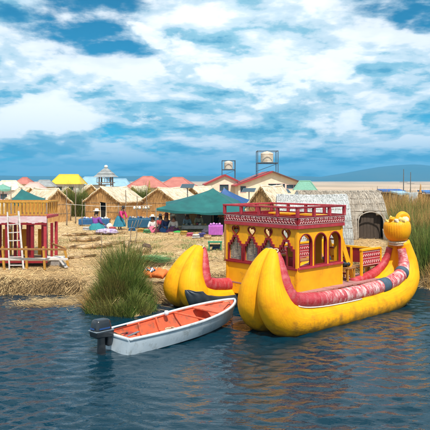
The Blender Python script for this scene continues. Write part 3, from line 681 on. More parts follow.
    for nm, o, d, ln in bands:
        u = Vector((d[0], d[1], 0)); nrm = u.cross(Vector((0,0,1))); mid = Vector((o[0], o[1], 0)) + u*ln/2
        MB().beam(mid - u*ln/2 + Vector((0,0,ZT+.045)) , mid + u*ln/2 + Vector((0,0,ZT+.045)), .06, .095).build('red_band', REDL, cab, bevel=.005)
        fr = MB().beam(mid - u*(ln/2-.003) + Vector((0,0,(ZF0+ZF1)/2)), mid + u*(ln/2-.003) + Vector((0,0,(ZF0+ZF1)/2)), .045, ZF1-ZF0-.01).build('frieze', REDP, cab)
        m = MB(); k = 0; x = .07
        while x < ln - .12:
            def q(x0, z0, w, h):
                c = Vector((o[0], o[1], ZF0)) + u*(x + x0 + w/2) + nrm*.026 + Vector((0,0,z0 + h/2)); m.beam(c - u*w/2, c + u*w/2, .010, h)
            # hand-painted zigzag with small diamonds
            base = Vector((o[0], o[1], ZF0)) + nrm*.026 + u*x; jz = random.uniform(-.008, .008)
            up_ = Vector((0, 0, 1))
            for z0, z1 in ((.05, .115), (.115, .05)):
                s0 = 0 if z0 < z1 else .055; m.beam(base + u*s0 + up_*(z0 + jz), base + u*(s0 + .055) + up_*(z1 + jz), .010, .022, nrm)
            d = base + u*.055 + up_*(.165 + jz); h = .03 + random.uniform(-.006, .006)
            m.add([d - u*h + nrm*.004, d - up_*h + nrm*.004, d + u*h + nrm*.004, d + up_*h + nrm*.004], [(0,1,2,3)])
            if k % 2: m.beam(base + u*.005 + up_*.135, base + u*.005 + up_*.205, .010, .016, nrm)
            x += .112; k += 1
        m.beam(Vector((o[0], o[1], ZF0 + .022)) + nrm*.026, Vector((o[0], o[1], ZF0 + .022)) + u*ln + nrm*.026, .010, .012)
        m.beam(Vector((o[0], o[1], ZF1 - .026)) + nrm*.026, Vector((o[0], o[1], ZF1 - .026)) + u*ln + nrm*.026, .010, .012)
        m.build('frieze_figures', PINKW, fr)
    # ---- upper railing
    rail = empty('upper_railing', parent=boat); ZR = 3.23
    for nm, o, d, ln in bands:
        u = Vector((d[0], d[1], 0)); o3 = Vector((o[0], o[1], 0)); n = 4 if nm in ('front', 'rear') else 3
        for k in range(n + (1 if False else 0)):
            p = o3 + u*(ln*k/n) ; MB().beam(p + Vector((0,0,ZF1-.01)), p + Vector((0,0,ZR-.02)), .085).build('railing_post', REDL, rail, bevel=.006)
        MB().beam(o3 - u*.05 + Vector((0,0,ZR)), o3 + u*(ln - .05 if nm in ('front','rear') else ln - .05) + Vector((0,0,ZR)), .095, .055).build('top_rail', REDL if nm != 'near' else REDP, rail, bevel=.008)
        MB().beam(o3 + u*.045 + Vector((0,0,ZF1+.01)), o3 + u*(ln-.045) + Vector((0,0,ZF1+.01)), .06, .04).build('bottom_rail', REDP, rail)
    # things on the roof deck: low seat boards
    for b in (1.1, 2.4): MB().box((A1 - .5, b, ZT + .32), (.35, .9, .05)).box((A1 - .5, b, ZT + .18), (.06, .7, .24)).build('roof_seat', YELC, rail)
    # ---- stairs behind the cabin
    st = empty('stairway', parent=boat)
    for b in (.62, 1.15): MB().beam((A1 + .08, b, 2.58), (A1 + 1.0, b, ZD + .05), .045, .2).build('stringer', YELC, st)
    for k in range(6):
        t = (k + .5)/6; MB().box((A1 + .08 + .92*t, .885, 2.58 - 1.75*t), (.2, .49, .035)).build('tread', REDP, st)
    # ---- aft seats and side boards
    aft = empty('aft_seating', parent=boat)
    def sideboard(a0, a1, b, z0, z1, pat=True):
        MB().box(((a0+a1)/2, b, (z0+z1)/2), (a1-a0, .045, z1-z0)).build('side_board', REDL, aft, bevel=.005)
        MB().box(((a0+a1)/2, b, z1 + .035), (a1-a0 + .1, .10, .07)).build('top_board', YELC, aft, bevel=.008)
        if pat:
            m = MB(); x = a0 + .06; k = 0
            while x < a1 - .1:
                for z, h in ((z0 + (z1-z0)*.26, .10), (z0 + (z1-z0)*.70, .075)):
                    for s in (-1, 1):
                        bb = b + s*.026; m.beam((x, bb, z - h/2), (x + .06, bb, z + h/2), .012, .03, (0,1,0)); m.beam((x + .06, bb, z + h/2), (x + .12, bb, z - h/2), .012, .03, (0,1,0))
                x += .125
            for z in (.06, .48, .92):
                for s in (-1, 1): m.box(((a0+a1)/2, b + s*.026, z0 + (z1-z0)*z), (a1-a0-.04, .012, .018))
            m.build('board_pattern', PINKW, aft)
    MB().box((6.42, 1.6, 1.42), (.045, 2.2, .5)).build('stern_board', REDP, aft); MB().box((6.42, 1.6, 1.70), (.10, 2.3, .07)).build('top_board', YELC, aft, bevel=.008)
    for b in (1.0, 1.62, 2.2, 2.7): MB().box((6.38, b, 1.2), (.075, .075, .95)).build('seat_post', YELC, aft, bevel=.006)
    sideboard(5.25, 6.30, .45, 1.22, 1.72); sideboard(4.3, 6.3, 3.25, 1.22, 1.72)
    for (a, b) in ((5.25, .45), (6.35, .45), (4.35, 3.25), (5.3, 3.25), (6.3, 3.25)): MB().box((a, b, 1.25), (.075, .075, .93)).build('seat_post', YELC, aft, bevel=.006)
    MB().box((5.8, .72, 1.18), (1.1, .42, .05)).build('seat', WOODX, aft, bevel=.006); MB().box((5.3, 3.0, 1.18), (1.9, .42, .05)).build('seat', WOODX, aft, bevel=.006)
    for a in (5.35, 6.25): MB().box((a, .85, .98), (.06, .06, .36)).build('seat_leg', YWOOD, aft)
    for (a, b, h) in ((4.72, .62, .42), (5.0, 1.2, .45)):
        MB().box((a, b, DZ + h), (.42, .36, .045)).build('stool_top', WOODX, aft, bevel=.006)
        for i in (-1, 1):
            for j in (-1, 1): MB().box((a + i*.17, b + j*.14, DZ + h/2), (.05, .05, h - .04)).build('stool_leg', YWOOD, aft)
    for (a, b) in ((4.66, .66), (4.95, 1.2), (5.1, 1.7)):
        m = MB().lathe([(.02,0),(.15,.02),(.17,.1),(.12,.17),(.03,.19)], (a, b, DZ + .47), 14); me = m.mesh('bundle_of_gear'); jit(me, .12, a, 5); jit(me, .05, a+1, 12); obj('bundle_of_gear', me, NAVY, aft, smooth=True)
    return boat
make_catamaran()

# ------------------------------------------------------------------ white motorboat
def make_motorboat():
    s0 = Vector((-2.37, 14.1, 0)); b0 = Vector((.46, 17.02, 0)); d = (b0 - s0); L = d.length
    t = thing('motorboat', 'small white open motorboat with orange interior floating beside the reed tussock', 'boat', s0, math.atan2(d.y, d.x))
    n = 34; out, inn = [], []
    def st(s):
        hb = .58*(1 + .22*math.sin(min(s, .55)/.55*math.pi/2))*(1 - max(0, (s-.5)/.5)**2.3)**.75 + .012 if s < 1 else .012
        zs = .37 + .26*s**2.2; zk = -.14 + .30*max(0, (s-.62)/.38)**2.2*1.2; hc = hb*(.86 - .35*s*s); zc = -.02 + (zs - .1)*.25*s
        return hb, zs, zk, hc, zc
    for i in range(n+1):
        s = i/n; hb, zs, zk, hc, zc = st(s); x = s*L
        row = [(x, -hb, zs), (x, -(hb*.75 + hc*.25) - .004, zs*.62 + zc*.38), (x, -hc, zc), (x, -hc*.45, zk*.6 + zc*.4 - .02), (x, 0, zk)]
        rake = .22*s**4
        row = [(p[0] + rake*(p[2]-zk)/.6, p[1], p[2]) for p in row]
        out.append(row + [(p[0], -p[1], p[2]) for p in reversed(row[:-1])])
        e = .045; hbi = max(hb - e, .004); hci = max(hc - e*1.2, .003); zf = max(zk + .08, .05)
        r2 = [(x, -hbi, zs - .012), (x, -(hbi*.78 + hci*.22), zs*.55 + zf*.45), (x, -hci, zf), (x, 0, zf - .01)]
        r2 = [(p[0] + rake*(p[2]-zk)/.6 - .03*(s > .9), p[1], p[2]) for p in r2]
        inn.append(r2 + [(p[0], -p[1], p[2]) for p in reversed(r2[:-1])])
    m = MB().grid(out); m.add(out[0], [tuple(range(len(out[0])))])
    hull = m.build('hull', BWHT, t, angle=38)
    m = MB().grid(inn[1:]); m.add(inn[1], [tuple(range(len(inn[1])-1, -1, -1))]); m.build('liner', BORA, t, angle=35)
    for sgn in (0, -1):
        g = [(Vector(o[sgn]) + Vector(q[sgn]))/2 + Vector((0,0,.012)) for o, q in zip(out, inn)]
        rows = []
        mm = MB()
        for a, b in zip(g[:-1], g[1:]): pass
        mm.tube(g, .034, 8); mm.build('gunwale', BWHT if sgn == 0 else BWHT, t, smooth=True)
        gi = [Vector(q[sgn]) + Vector((0, .012*(1 if sgn == 0 else -1), -.014)) for q in inn[1:-2]]; MB().tube(gi, .017, 6).build('gunwale_trim', BORA, t, smooth=True)
        rb = [Vector(o[sgn])*.9 + Vector(o[1 if sgn == 0 else -2])*.1 + Vector((0, .006*(-1 if sgn == 0 else 1), 0)) for o in out]; MB().tube(rb, .014, 6).build('rubbing_strip', GREYM, t, smooth=True)
    MB().box((.03, 0, .365), (.09, 1.1, .05)).build('transom_cap', BWHT, t, bevel=.012)
    MB().box((.09, 0, .30), (.05, .42, .18)).build('motor_board', WOODX, t, bevel=.008)
    def thwart(s, w, mt, dz=.10):
        hb, zs, zk, hc, zc = st(s); MB().box((s*L, 0, zs - dz), (w, 2*hb - .10, .04)).build('thwart', mt, t, bevel=.01)
    thwart(.12, .30, BORA, .13); thwart(.60, .05, BORA, .02); thwart(.80, .40, BORA, .05)
    for s in (.30, .45): 
        hb, zs, zk, hc, zc = st(s)
        for q in (-1, 1): MB().beam((s*L, q*(hb-.055), zs - .03), (s*L, q*(hc-.07), .07), .05, .03).build('rib', BORA, t)
    MB().lathe([(.005,-.07),(.05,-.06),(.07,0),(.05,.06),(.005,.07)], (.52*L, .55, .48), 14).build('fender', BWHT, t, smooth=True)
    MB().tube([(.93*L, 0, .62), (.985*L, .03, .60), (1.02*L, .05, .4), (1.04*L, .1, .1), (1.06*L, .3, .0)], .012, 6).build('mooring_rope', ROPE, t, smooth=True)
    MB().box((.16*L, .1, .27), (.5, .06, .02), Matrix.Rotation(R(20), 3, 'Z')).build('oar', GREYM, t)
    FT = colr('red_fuel_can', (.30, .03, .02)); fm = MB().box((.62, .24, .16), (.34, .26, .22)).build('fuel_tank', FT, t, bevel=.03)
    MB().lathe([(.03,0),(.03,.03),(.01,.035)], (.56, .24, .27), 10).build('fuel_cap', BLACKP, t)
    MB().tube([(.56,.24,.29), (.34,.12,.34), (.16,.0,.36), (.02,.08,.44), (-.1,.1,.48)], .011, 6).build('fuel_hose', BLACKP, t, smooth=True)
    MB().tube([(2.0 + .16*math.cos(k*.55)*(1-.004*k), .26 + .13*math.sin(k*.55), .085 + .0012*k) for k in range(48)], .014, 6).build('rope_coil', ROPE, t, smooth=True)
    # outboard
    ob = empty('outboard_motor', (-.26, .10, 0), parent=t); ob['label'] = 'black outboard motor clamped to the stern'
    def rbox(c, d, tp, n=3):
        mb = MB().box((0,0,0), d); me = mb.mesh('cowling'); bm = bmesh.new(); bm.from_mesh(me)
        for v in bm.verts:
            if v.co.z > 0: v.co.x *= tp; v.co.y *= tp
        bmesh.ops.bevel(bm, geom=bm.edges[:], offset=min(d)*.28, segments=4, affect='EDGES', profile=.6); bm.to_mesh(me); bm.free(); me.transform(Matrix.Translation(c)); return me
    obj('cowling', rbox((-.04, 0, .645), (.46, .34, .30), .80), BLACKP, ob, smooth=True)
    obj('lower_cowl', rbox((-.02, 0, .46), (.46, .32, .16), 1.08), BLACKP, ob, smooth=True)
    MB().box((-.04, 0, .535), (.505, .345, .025)).build('cowl_seam', GREYM, ob, bevel=.01)
    dc = MB()
    for s in (-1, 1): dc.box((-.05, s*.1655, .60), (.30, .010, .035))
    dc.box((-.283, 0, .60), (.012, .16, .035), Matrix.Rotation(R(9), 3, 'Y')); dc.build('decal', BLUEP, ob)
    obj('shaft_housing', rbox((-.03, 0, .14), (.20, .12, .62), .85), BLACKP, ob, smooth=True)
    obj('bracket', rbox((.14, 0, .32), (.12, .22, .34), 1.0), BLACKP, ob, smooth=True)
    obj('gearcase', rbox((-.05, 0, -.26), (.42, .11, .11), 1.0), BLACKP, ob, smooth=True)
    MB().box((-.05, 0, -.02), (.40, .22, .02)).build('cavitation_plate', BLACKP, ob, bevel=.006)
    for k in range(3):
        MB().box((-.29, .08*math.cos(2.1*k), -.26 + .08*math.sin(2.1*k)), (.02, .11, .07), Matrix.Rotation(2.1*k, 3, 'X')).build('propeller_blade', GREYM, ob)
    MB().tube([(.1, -.04, .50), (.35, -.06, .53), (.62, -.10, .55)], [.022, .02, .022], 8).build('tiller', BLACKP, ob, smooth=True)
    MB().tube([(-.22, .0, .735), (-.16, 0, .765), (.0, 0, .765), (.06, 0, .74)], .014, 6).build('carry_handle', BLACKP, ob, smooth=True)
make_motorboat()

# ------------------------------------------------------------------ reed huts
def reed_hut(x, y, yaw, w, L, hw, hp, label, door=True, roofm=None, flip=False):
    t = thing('reed_hut', label, 'hut', (x, y, gz(x, y) - .03), yaw, 'gabled reed huts'); h = w/2; roofm = roofm or HUTROOF
    dr = [(h*.05 - .42, .02), (h*.05 + .42, .02), (h*.05 + .36, 1.62), (h*.05 - .3, 1.7)]
    def gable(y0, hole): return plate([(-h,0),(h,0),(h,hw),(0,hp),(-h,hw)], hole, .07, frame_m((0, y0, 0), (1,0,0), (0,0,1)))
    obj('gable_wall', gable(0, [dr] if door else []), HUTR, t); obj('gable_wall', gable(L, []), HUTR, t)
    for s in (-1, 1): MB().box((s*(h-.02), L/2, hw/2), (.07, L-.08, hw)).build('side_wall', HUTR, t)
    sl = math.hypot(h, hp-hw); ov = .16
    for s in (-1, 1):
        u = Vector((s*h, 0, hw-hp)).normalized(); rows = []
        for i in range(9):
            q = Vector((0, 0, hp + .06)) + u*((sl + ov)*i/8); sag = .05*math.sin(math.pi*i/8)
            rows.append([(q.x + random.uniform(-.03, .03), -.22 + (L+.44)*k/6 + random.uniform(-.05, .05), q.z - (sag + .09)*math.sin(math.pi*k/6) + random.uniform(-.035, .035)) for k in range(7)])
        r = MB().grid(rows).build('roof_slope', roofm, t, smooth=True); m = r.modifiers.new('thick', 'SOLIDIFY'); m.thickness = .09; m.offset = 0
    rg = MB().tube([(random.uniform(-.03, .03), -.24 + (L+.48)*k/6, hp + .08 - .09*math.sin(math.pi*k/6) + random.uniform(-.02, .02)) for k in range(7)], .09, 8).build('ridge_roll', roofm, t, smooth=True)
    for s in (-1, 1):
        MB().tube([(s*(h+.10), -.14, hw - .02), (0, -.14, hp + .02)], .055, 8).build('barge_roll', HUTR, t, smooth=True)
        MB().tube([(s*(h-.05), -.06, -.05), (s*(h-.05), -.06, hw)], .045, 8).build('corner_post', STICK, t, smooth=True)
    for z in (hw*.45, hw*.92):
        if z < 1.7 and door:
            for a, b in ((-h+.05, h*.05-.42), (h*.05+.42, h-.05)): MB().tube([(a, -.05, z), (b, -.05, z)], .022, 6).build('batten', STICK, t)
        else: MB().tube([(-h+.05, -.05, z), (h-.05, -.05, z)], .022, 6).build('batten', STICK, t)
    if door:
        MB().box((h*.05, .35, .85), (1.3, .05, 1.7)).build('interior_shade_panel', DARK, t)  # black sheet behind the doorway: interior shade painted as colour
        for k in range(2): MB().grid([[(h*.05 + .34 - k*.62 + .09*q + .02*math.sin(q*4+r), -.055 + .03*math.sin(q*3.1), 1.6 - 1.45*r/5) for q in range(2)] for r in range(6)]).build('door_flap', HUTROOF, t)
    ns = 420; sd = rng.integers(0, 2, ns)*2 - 1; f = rng.random(ns); ee = rng.random(ns) < .55
    bx = np.where(ee, sd*(h + ov*.8), sd*h*1.05*f); by = np.where(ee, -.2 + (L+.4)*f, -.2); bz = np.where(ee, hw - ov*.35, hp + .06 - (hp-hw)*1.05*f) 
    yw = np.where(ee, np.where(sd > 0, 0, np.pi), -np.pi/2) + rng.normal(0, .4, ns)
    strands('thatch_fringe', np.column_stack([bx, by, bz + rng.normal(0, .03, ns)]), rng.uniform(.1, .34, ns), yw, rng.uniform(-1.3, -.3, ns), .035, STRAND, .0, 1, parent=t)
    n2 = 1500; f = rng.random(n2)**.9; yy = -.2 + (L+.4)*rng.random(n2); sg = rng.integers(0, 2, n2)*2 - 1.0; sl2 = math.atan2(hp-hw, h)
    strands('roof_stalks', np.column_stack([sg*h*f, yy, hp + .115 - (hp-hw)*f + rng.random(n2)*.04 - .09*np.sin(np.pi*np.clip((yy+.2)/(L+.4), 0, 1))]), rng.uniform(.2, .55, n2), np.where(sg > 0, 0, np.pi) + rng.normal(0, .15, n2), -sl2 + rng.normal(0, .05, n2), .028, STALKP if roofm is HUTROOF else STRAND, 0, 1, parent=t)
    n3 = 900; xx = rng.uniform(-h, h, n3); zt = hw + (hp-hw)*(1-np.abs(xx)/h); zz = zt*(.25 + .75*rng.random(n3))
    kp = np.ones(n3, bool) if not door else ~((np.abs(xx - h*.05) < .5)); xx, zz = xx[kp], zz[kp]; n3 = len(xx)
    strands('wall_stalks', np.column_stack([xx, np.full(n3, -.045) - rng.random(n3)*.03, zz]), rng.uniform(.2, .45, n3)*np.minimum(1, zz), rng.uniform(0, 6.28, n3), np.full(n3, -np.pi/2 + .03), .03, STALK, 0, 1, parent=t)
    return t
def hut_px(x0, x1, py, Y, **k): return ((x0+x1)/2 - CX)/F*Y
Yh = 55
reed_hut((102-CX)/F*Yh, Yh, R(-24), 3.75, 4.0, 1.75, 2.98, 'tan reed hut with a dark doorway behind the people at a low table')
reed_hut((159-CX)/F*57, 57, R(-26), 4.0, 4.6, 1.6, 2.85, 'tan reed hut partly behind the left end of the teal canopy', door=False)
reed_hut((57.5-CX)/F*52, 52, R(38), 2.5, 5.0, 1.7, 2.85, 'tan reed hut with a long pale roof behind the red and yellow platform', door=False)
reed_hut((262-CX)/F*46, 46, R(-30), 2.4, 3.6, 1.7, 3.15, 'orange-brown reed gable hut seen above the boat railing', door=False)
reed_hut((30-CX)/F*66, 66, R(30), 3.0, 5.0, 1.6, 2.8, 'pale-roofed reed hut left of the hut with the long pale roof', door=False)
reed_hut((91-CX)/F*78, 78, R(20), 3.0, 3.6, 1.7, 3.0, 'small distant reed hut behind the doorway hut', door=False)
reed_hut((133-CX)/F*74, 74, R(-20), 3.2, 3.4, 1.6, 2.9, 'small distant reed hut in front of the left red-roofed house', door=False)
reed_hut((192-CX)/F*66, 66, R(-28), 3.4, 4.4, 1.6, 2.9, 'pale-roofed reed hut behind the peak of the teal canopy', door=False)
reed_hut((68-CX)/F*80, 80, R(18), 2.8, 3.6, 1.5, 2.7, 'small distant reed hut below the yellow roof', door=False)

def vault_hut(name, label, x, y, yaw, L, w, h, m, endm, door, ribs, sm=None):
    t = thing(name, label, 'hut', (x, y, gz(x, y) - .05), yaw)
    prof = [(-w, 0), (-w*.985, h*.25), (-w*.88, h*.52), (-w*.62, h*.80), (-w*.28, h*.96), (0, h), (w*.28, h*.96), (w*.62, h*.80), (w*.88, h*.52), (w*.985, h*.25), (w, 0)]
    pr = [tuple(q) for q in spline(prof, 41)]
    rows = []; nx = 40
    for i in range(nx+1):
        xx = -L/2 + L*i/nx; fl = 1 + .06*abs(2*i/nx-1)**3
        rows.append([(xx*(1 + .10*(1-q[1]/h)), q[0]*fl, q[1] + .015*math.sin(i*1.9 + k) - .05*math.sin(math.pi*i/nx)*(q[1]/h)) for k, q in enumerate(pr)])
    mb = MB(); V = [p for r in rows for p in r]; n = len(pr); fs = []
    for i in range(nx):
        for k in range(n-1):
            cx, cz = (rows[i][k][0] + rows[i+1][k+1][0])/2, (rows[i][k][2] + rows[i+1][k+1][2])/2
            if door and k < n//2 and abs(cx - door[0]) < door[1]/2 and cz < door[2] - .35*((cx-door[0])/(door[1]/2))**2: continue
            fs.append((i*n+k, (i+1)*n+k, (i+1)*n+k+1, i*n+k+1))
    mb.add(V, fs); o = mb.build('vault_roof', m, t, smooth=True); sd = o.modifiers.new('thick', 'SOLIDIFY'); sd.thickness = .12; sd.offset = 0
    ns = 5200; A = np.array(rows)[:, :n//2+1]; ii = rng.integers(0, nx, ns); kk = rng.integers(1, n//2, ns); fr = rng.random((ns, 1)); B = A[ii, kk]*(1-fr) + A[ii+1, kk]*fr; dn = A[ii, kk-1] - A[ii, kk]
    keep = np.ones(ns, bool) if not door else ~((np.abs(B[:,0]-door[0]) < door[1]/2 + .12) & (B[:,2] < door[2] + .25)); B, dn = B[keep], dn[keep]; ns = len(B)
    nr = np.column_stack([np.zeros(ns), dn[:,2], -dn[:,1]]); nr /= np.linalg.norm(nr, axis=1)[:,None]; B = B + nr*(.066 + .03*rng.random((ns, 1)))*np.where(nr[:,1:2] < 0, 1, -1)
    strands('thatch_stalks', B, rng.uniform(.15, .5, ns), np.arctan2(dn[:,1], rng.normal(0, .02, ns)), np.arctan2(dn[:,2], np.abs(dn[:,1])) + rng.normal(0, .07, ns), .02, sm, 0, 1, parent=t)
    for e in (0, nx): mb = MB(); mb.add(rows[e], [tuple(range(n))]); mb.build('end_wall', endm, t)
    for k in range(ribs):
        f = (k + .5)/ribs; kk = int(2 + f*(n/2 - 4)); 
        pts = [(rows[i][kk][0], rows[i][kk][1] - .065, rows[i][kk][2] + .04) for i in range(0, nx+1, 2)]
        if door: 
            seg = []; 
            for p in pts:
                if abs(p[0]-door[0]) < door[1]/2 + .05 and p[2] < door[2]: 
                    if len(seg) > 1: MB().tube(seg, .014, 5).build('stitching_rod', STICK, t)
                    seg = []
                else: seg.append(p)
            pts = seg
        if len(pts) > 1: MB().tube(pts, .014, 5).build('stitching_rod', STICK, t)
    if door:
        dx, dw, dh = door
        MB().box((dx, -w*.70, dh/2 - .03), (dw*.96, .06, dh - .05)).build('door', DOORW, t)
        bd = MB()
        for k in range(7): MB().box((dx - dw*.42 + dw*.14*k, -w*.70 - .04, dh/2 - .05), (dw*.125, .02, dh - .2)).build('door_board', DOORW, t)
        arc = [(dx + dw/2*c, -w*1.0 + .02, z) for c, z in [(-1, 0), (-1.0, dh*.5), (-.98, dh*.72), (-.75, dh*.90), (0, dh), (.75, dh*.90), (.98, dh*.72), (1.0, dh*.5), (1, 0)]]
        arc = [(a, -w*math.sqrt(max(.05, 1 - (max(0, z - h*.3)/h)**2))*1.03 - .02, z) for a, b, z in arc]
        sp = spline(arc, 30); MB().tube([tuple(q) for q in sp], .035, 8).build('door_surround', THATCH, t, smooth=True)
    return t
vault_hut('thatched_hut', 'grey thatched vaulted hut with a dark arched door behind the stern figurehead', (341-CX)/F*36.5, 37.6, R(3), 5.1, 1.6, 2.98, THATCH, SHEET, (1.62, 1.55, 1.75), 8, mat('grey_thatch_stalk', (.46, .39, .31), (.32, .26, .2), .9, 1, island=.45))
vault_hut('sheeted_hut', 'white sheeted vaulted hut behind the upper railing of the yellow boat', (313-CX)/F*33, 33.6, R(-4), 3.85, 1.5, 2.85, RIBW, RIBW, None, 6, mat('white_thatch_stalk', (.60, .60, .57), (.46, .46, .44), .9, 1, island=.35))

# ------------------------------------------------------------------ canopies
def canopy(name, label, peak, corners, sag, m, group=None, ridge=None, drop=.18):
    """tarpaulin stretched from one or two peaks to corner poles, with sagging edges, poles and guy rope"""
    c = Vector((sum(p[0] for p in corners)/4, sum(p[1] for p in corners)/4, 0)); base = Vector((c.x, c.y, gz(c.x, c.y)))
    t = thing(name, label, 'canopy', base, 0, group); pk = Vector(peak) - base; cs = [Vector(p) - base for p in corners]
    rows = []; NR, NE = 12, 10
    for r in range(NR+1):
        f = r/NR; row = []
        for e in range(4):
            for k in range(NE):
                s = k/NE; q = cs[e].lerp(cs[(e+1) % 4], s); q = q + (Vector((0,0,0)) - Vector((q.x, q.y, 0)) + Vector((pk.x, pk.y, 0)))*.06*math.sin(math.pi*s)*1.0
                p = pk.lerp(q, f); p.z = pk.z + (q.z - pk.z)*(f**.78) - sag*math.sin(math.pi*s)*f*f*.8 + .02*math.sin(s*19 + f*7)*f; row.append(p)
        row.append(row[0].copy()); rows.append(row)
    o = MB().grid(rows).build('tarpaulin', m, t, smooth=True)
    low = rows[-1]; MB().grid([low, [p + Vector((0, 0, -drop*(.8 + .2*math.sin(i*1.1)))) for i, p in enumerate(low)]]).build('valance', m, t)
    for q in cs: MB().tube([(q.x, q.y, gz(q.x+base.x, q.y+base.y) - base.z - .1), (q.x, q.y, q.z + .05)], .035, 8).build('pole', STICK, t, smooth=True)
    MB().tube([(pk.x, pk.y, -.1), (pk.x, pk.y, pk.z + .02)], .04, 8).build('centre_pole', STICK, t, smooth=True)
    return t
p = lambda px, py, Y: tuple(D(px, py, Y))
canopy('market_canopy', 'large teal tarpaulin canopy over the seated people', p(213, 188, 43), [p(156, 208.5, 40), p(246, 211, 40), p(247, 203, 48), p(166, 202, 48)], .25, TEAL)
canopy('market_canopy', 'blue tarpaulin canopy just behind the teal one', p(224, 187.5, 47.5), [p(213, 205, 46), p(248, 205, 46), p(250, 200, 51), p(212, 200, 51)], .2, BLUET)
canopy('small_canopy', 'small teal tent roof behind the red and yellow platform', p(21.5, 188.5, 28), [p(11, 201.5, 27), p(47, 201, 27.2), p(45, 198.5, 31), p(12, 198.5, 31)], .08, TEAL)
canopy('small_canopy', 'pale green awning at the far left edge', p(3, 184, 50), [p(-8, 189, 48), p(11, 189, 48), p(11, 187, 53), p(-8, 187, 53)], .05, colr('pale_green_canvas', (.16, .36, .27)))

# ------------------------------------------------------------------ red and yellow platform on the left bank
def make_platform():
    Y0, Y1 = 24.4, 26.2; x0, x1 = D(-34, 0, Y0).x, D(47, 0, Y0).x; g = G
    t = thing('lookout_platform', 'raised red and yellow wooden platform with a white ladder on the left bank', 'platform', ((x0+x1)/2, Y0, g))
    hx = (x1-x0)/2; zt = 2.52 - g
    fl = MB().box((0, (Y1-Y0)/2, zt), (2*hx, Y1-Y0, .09)).build('upper_floor', REDL, t)
    VAL = mat('faded_pink_cloth', (.66, .56, .56), (.60, .38, .40), .85, 3, 5, (1,1,3), .3, 6)
    rows = [[(-hx + 2*hx*k/40, -.06 - .012*math.sin(k*2.3), zt + .05 - .27*r/4 - .03*math.sin(k*.8)*(r/4)) for k in range(41)] for r in range(5)]
    MB().grid(rows).build('cloth_valance', VAL, t, smooth=True)
    MB().box((0, -.02, zt - .26), (2*hx, .08, .08)).build('red_beam', REDP, t)
    nP = 7
    for k in range(nP):
        x = -hx + .08 + (2*hx - .16)*k/(nP-1)
        for yy in (.04, Y1-Y0-.08): MB().box((x, yy, (zt-.26)/2 + .1), (.115, .115, zt - .5)).build('red_post', REDP if k % 2 else REDL, t, bevel=.008)
    # railing of yellow balusters
    MB().box((0, .0, zt + .62), (2*hx + .1, .07, .06)).build('top_rail', YWOOD, t, bevel=.008); MB().box((0, .0, zt + .10), (2*hx, .05, .05)).build('bottom_rail', YWOOD, t)
    bl = MB().box((0,0,0), (.075, .045, .48)).mesh('baluster'); bl.materials.append(YWOOD); k = -hx + .06
    while k < hx: obj('baluster', bl, YWOOD, t, loc=(k, 0, zt + .36)); obj('baluster', bl, YWOOD, t, loc=(k, Y1-Y0, zt + .36)); k += .155
    MB().box((0, Y1-Y0, zt + .62), (2*hx + .1, .07, .06)).build('top_rail', YWOOD, t)
    for xx in (-hx, hx): MB().box((xx, (Y1-Y0)/2, zt + .62), (.07, Y1-Y0-.08, .06)).build('side_rail', YWOOD, t)
    for k in range(5): MB().box((hx - .02, .3 + k*.33, zt + .36), (.045, .075, .48)).build('baluster', YWOOD, t)
    # inner yellow panels and lower deck
    for k in range(4): MB().box((-hx + .5 + k*.75, 1.2, .95), (.34, .05, 1.1)).build('yellow_panel', YELC, t)
    MB().box((.0, .75, .30), (2*hx + .1, 1.7, .07)).build('lower_floor', WOOD, t)
    MB().box((.0, -.12, .27), (2*hx + .1, .06, .08)).build('lower_beam', REDP, t)
    for k in range(9): MB().box((-hx + .2 + k*(2*hx-.4)/8 + .09*(k % 3), .8 + .25*(k % 2), (zt-.26)/2 + .15), (.10, .10, zt - .6)).build('red_post', (REDP, REDL)[k % 2], t, bevel=.008)
    return t
make_platform()
def make_ladder():
    t = thing('ladder', 'white wooden ladder leaning on the front of the red and yellow platform', 'ladder')
    a0, a1 = D(7.5, 212, 24.1), D(9.5, 264, 23.7); b0, b1 = D(18.5, 211, 24.1), D(23.5, 264, 23.7); a1.z = b1.z = gz(a1.x, a1.y) ; WL = mat('worn_white_paint', (.62, .58, .55), (.45, .38, .33), .7, 9, 5)
    for q, r in ((a0, a1), (b0, b1)): MB().beam(q, r, .07, .05).build('side_rail', WL, t, bevel=.006)
    for k in range(7):
        f = (k + .6)/7.2; MB().beam(a0.lerp(a1, f), b0.lerp(b1, f), .05, .035).build('rung', WL, t)
make_ladder()
def make_trestle():
    t = thing('wooden_railing', 'ochre wooden handrail on slanting posts in front of the red and yellow platform', 'railing')
    for (px, lean) in ((-14, -1), (4.5, -2), (27, -1), (45, -1.5), (69, -5)):
        b = W(px, 270 if px < 60 else 267, G); tp = D(px + lean, 246.5, b.y); MB().beam((b.x, b.y, gz(b.x, b.y) - .1), tp, .10, .085).build('post', YWOOD, t, bevel=.008)
    def rail(p0, p1, w, h, m, nm): MB().beam(p0, p1, w, h).build(nm, m, t, bevel=.008)
    Y = 23.55
    rail(D(-16, 249, 23.0) , D(45, 249.3, 23.2), .07, .075, WOODX, 'handrail'); rail(D(45, 249.3, 23.2), D(66, 249.6, 24), .07, .075, WOODX, 'handrail')
    rail(D(-16, 259, 23.1), D(68, 259.2, 23.7), .05, .09, mat('bleached_plank', (.62,.57,.52), (.5,.42,.36), .8, 6, 5, (1,7,7)), 'lower_rail')
    rail(D(52, 243.5, 25.2), D(66, 249, 24), .06, .07, WOODX, 'handrail'); q = D(52, 243, 25.2); MB().beam((q.x, q.y, gz(q.x, q.y)), q, .09).build('post', YWOOD, t)
make_trestle()
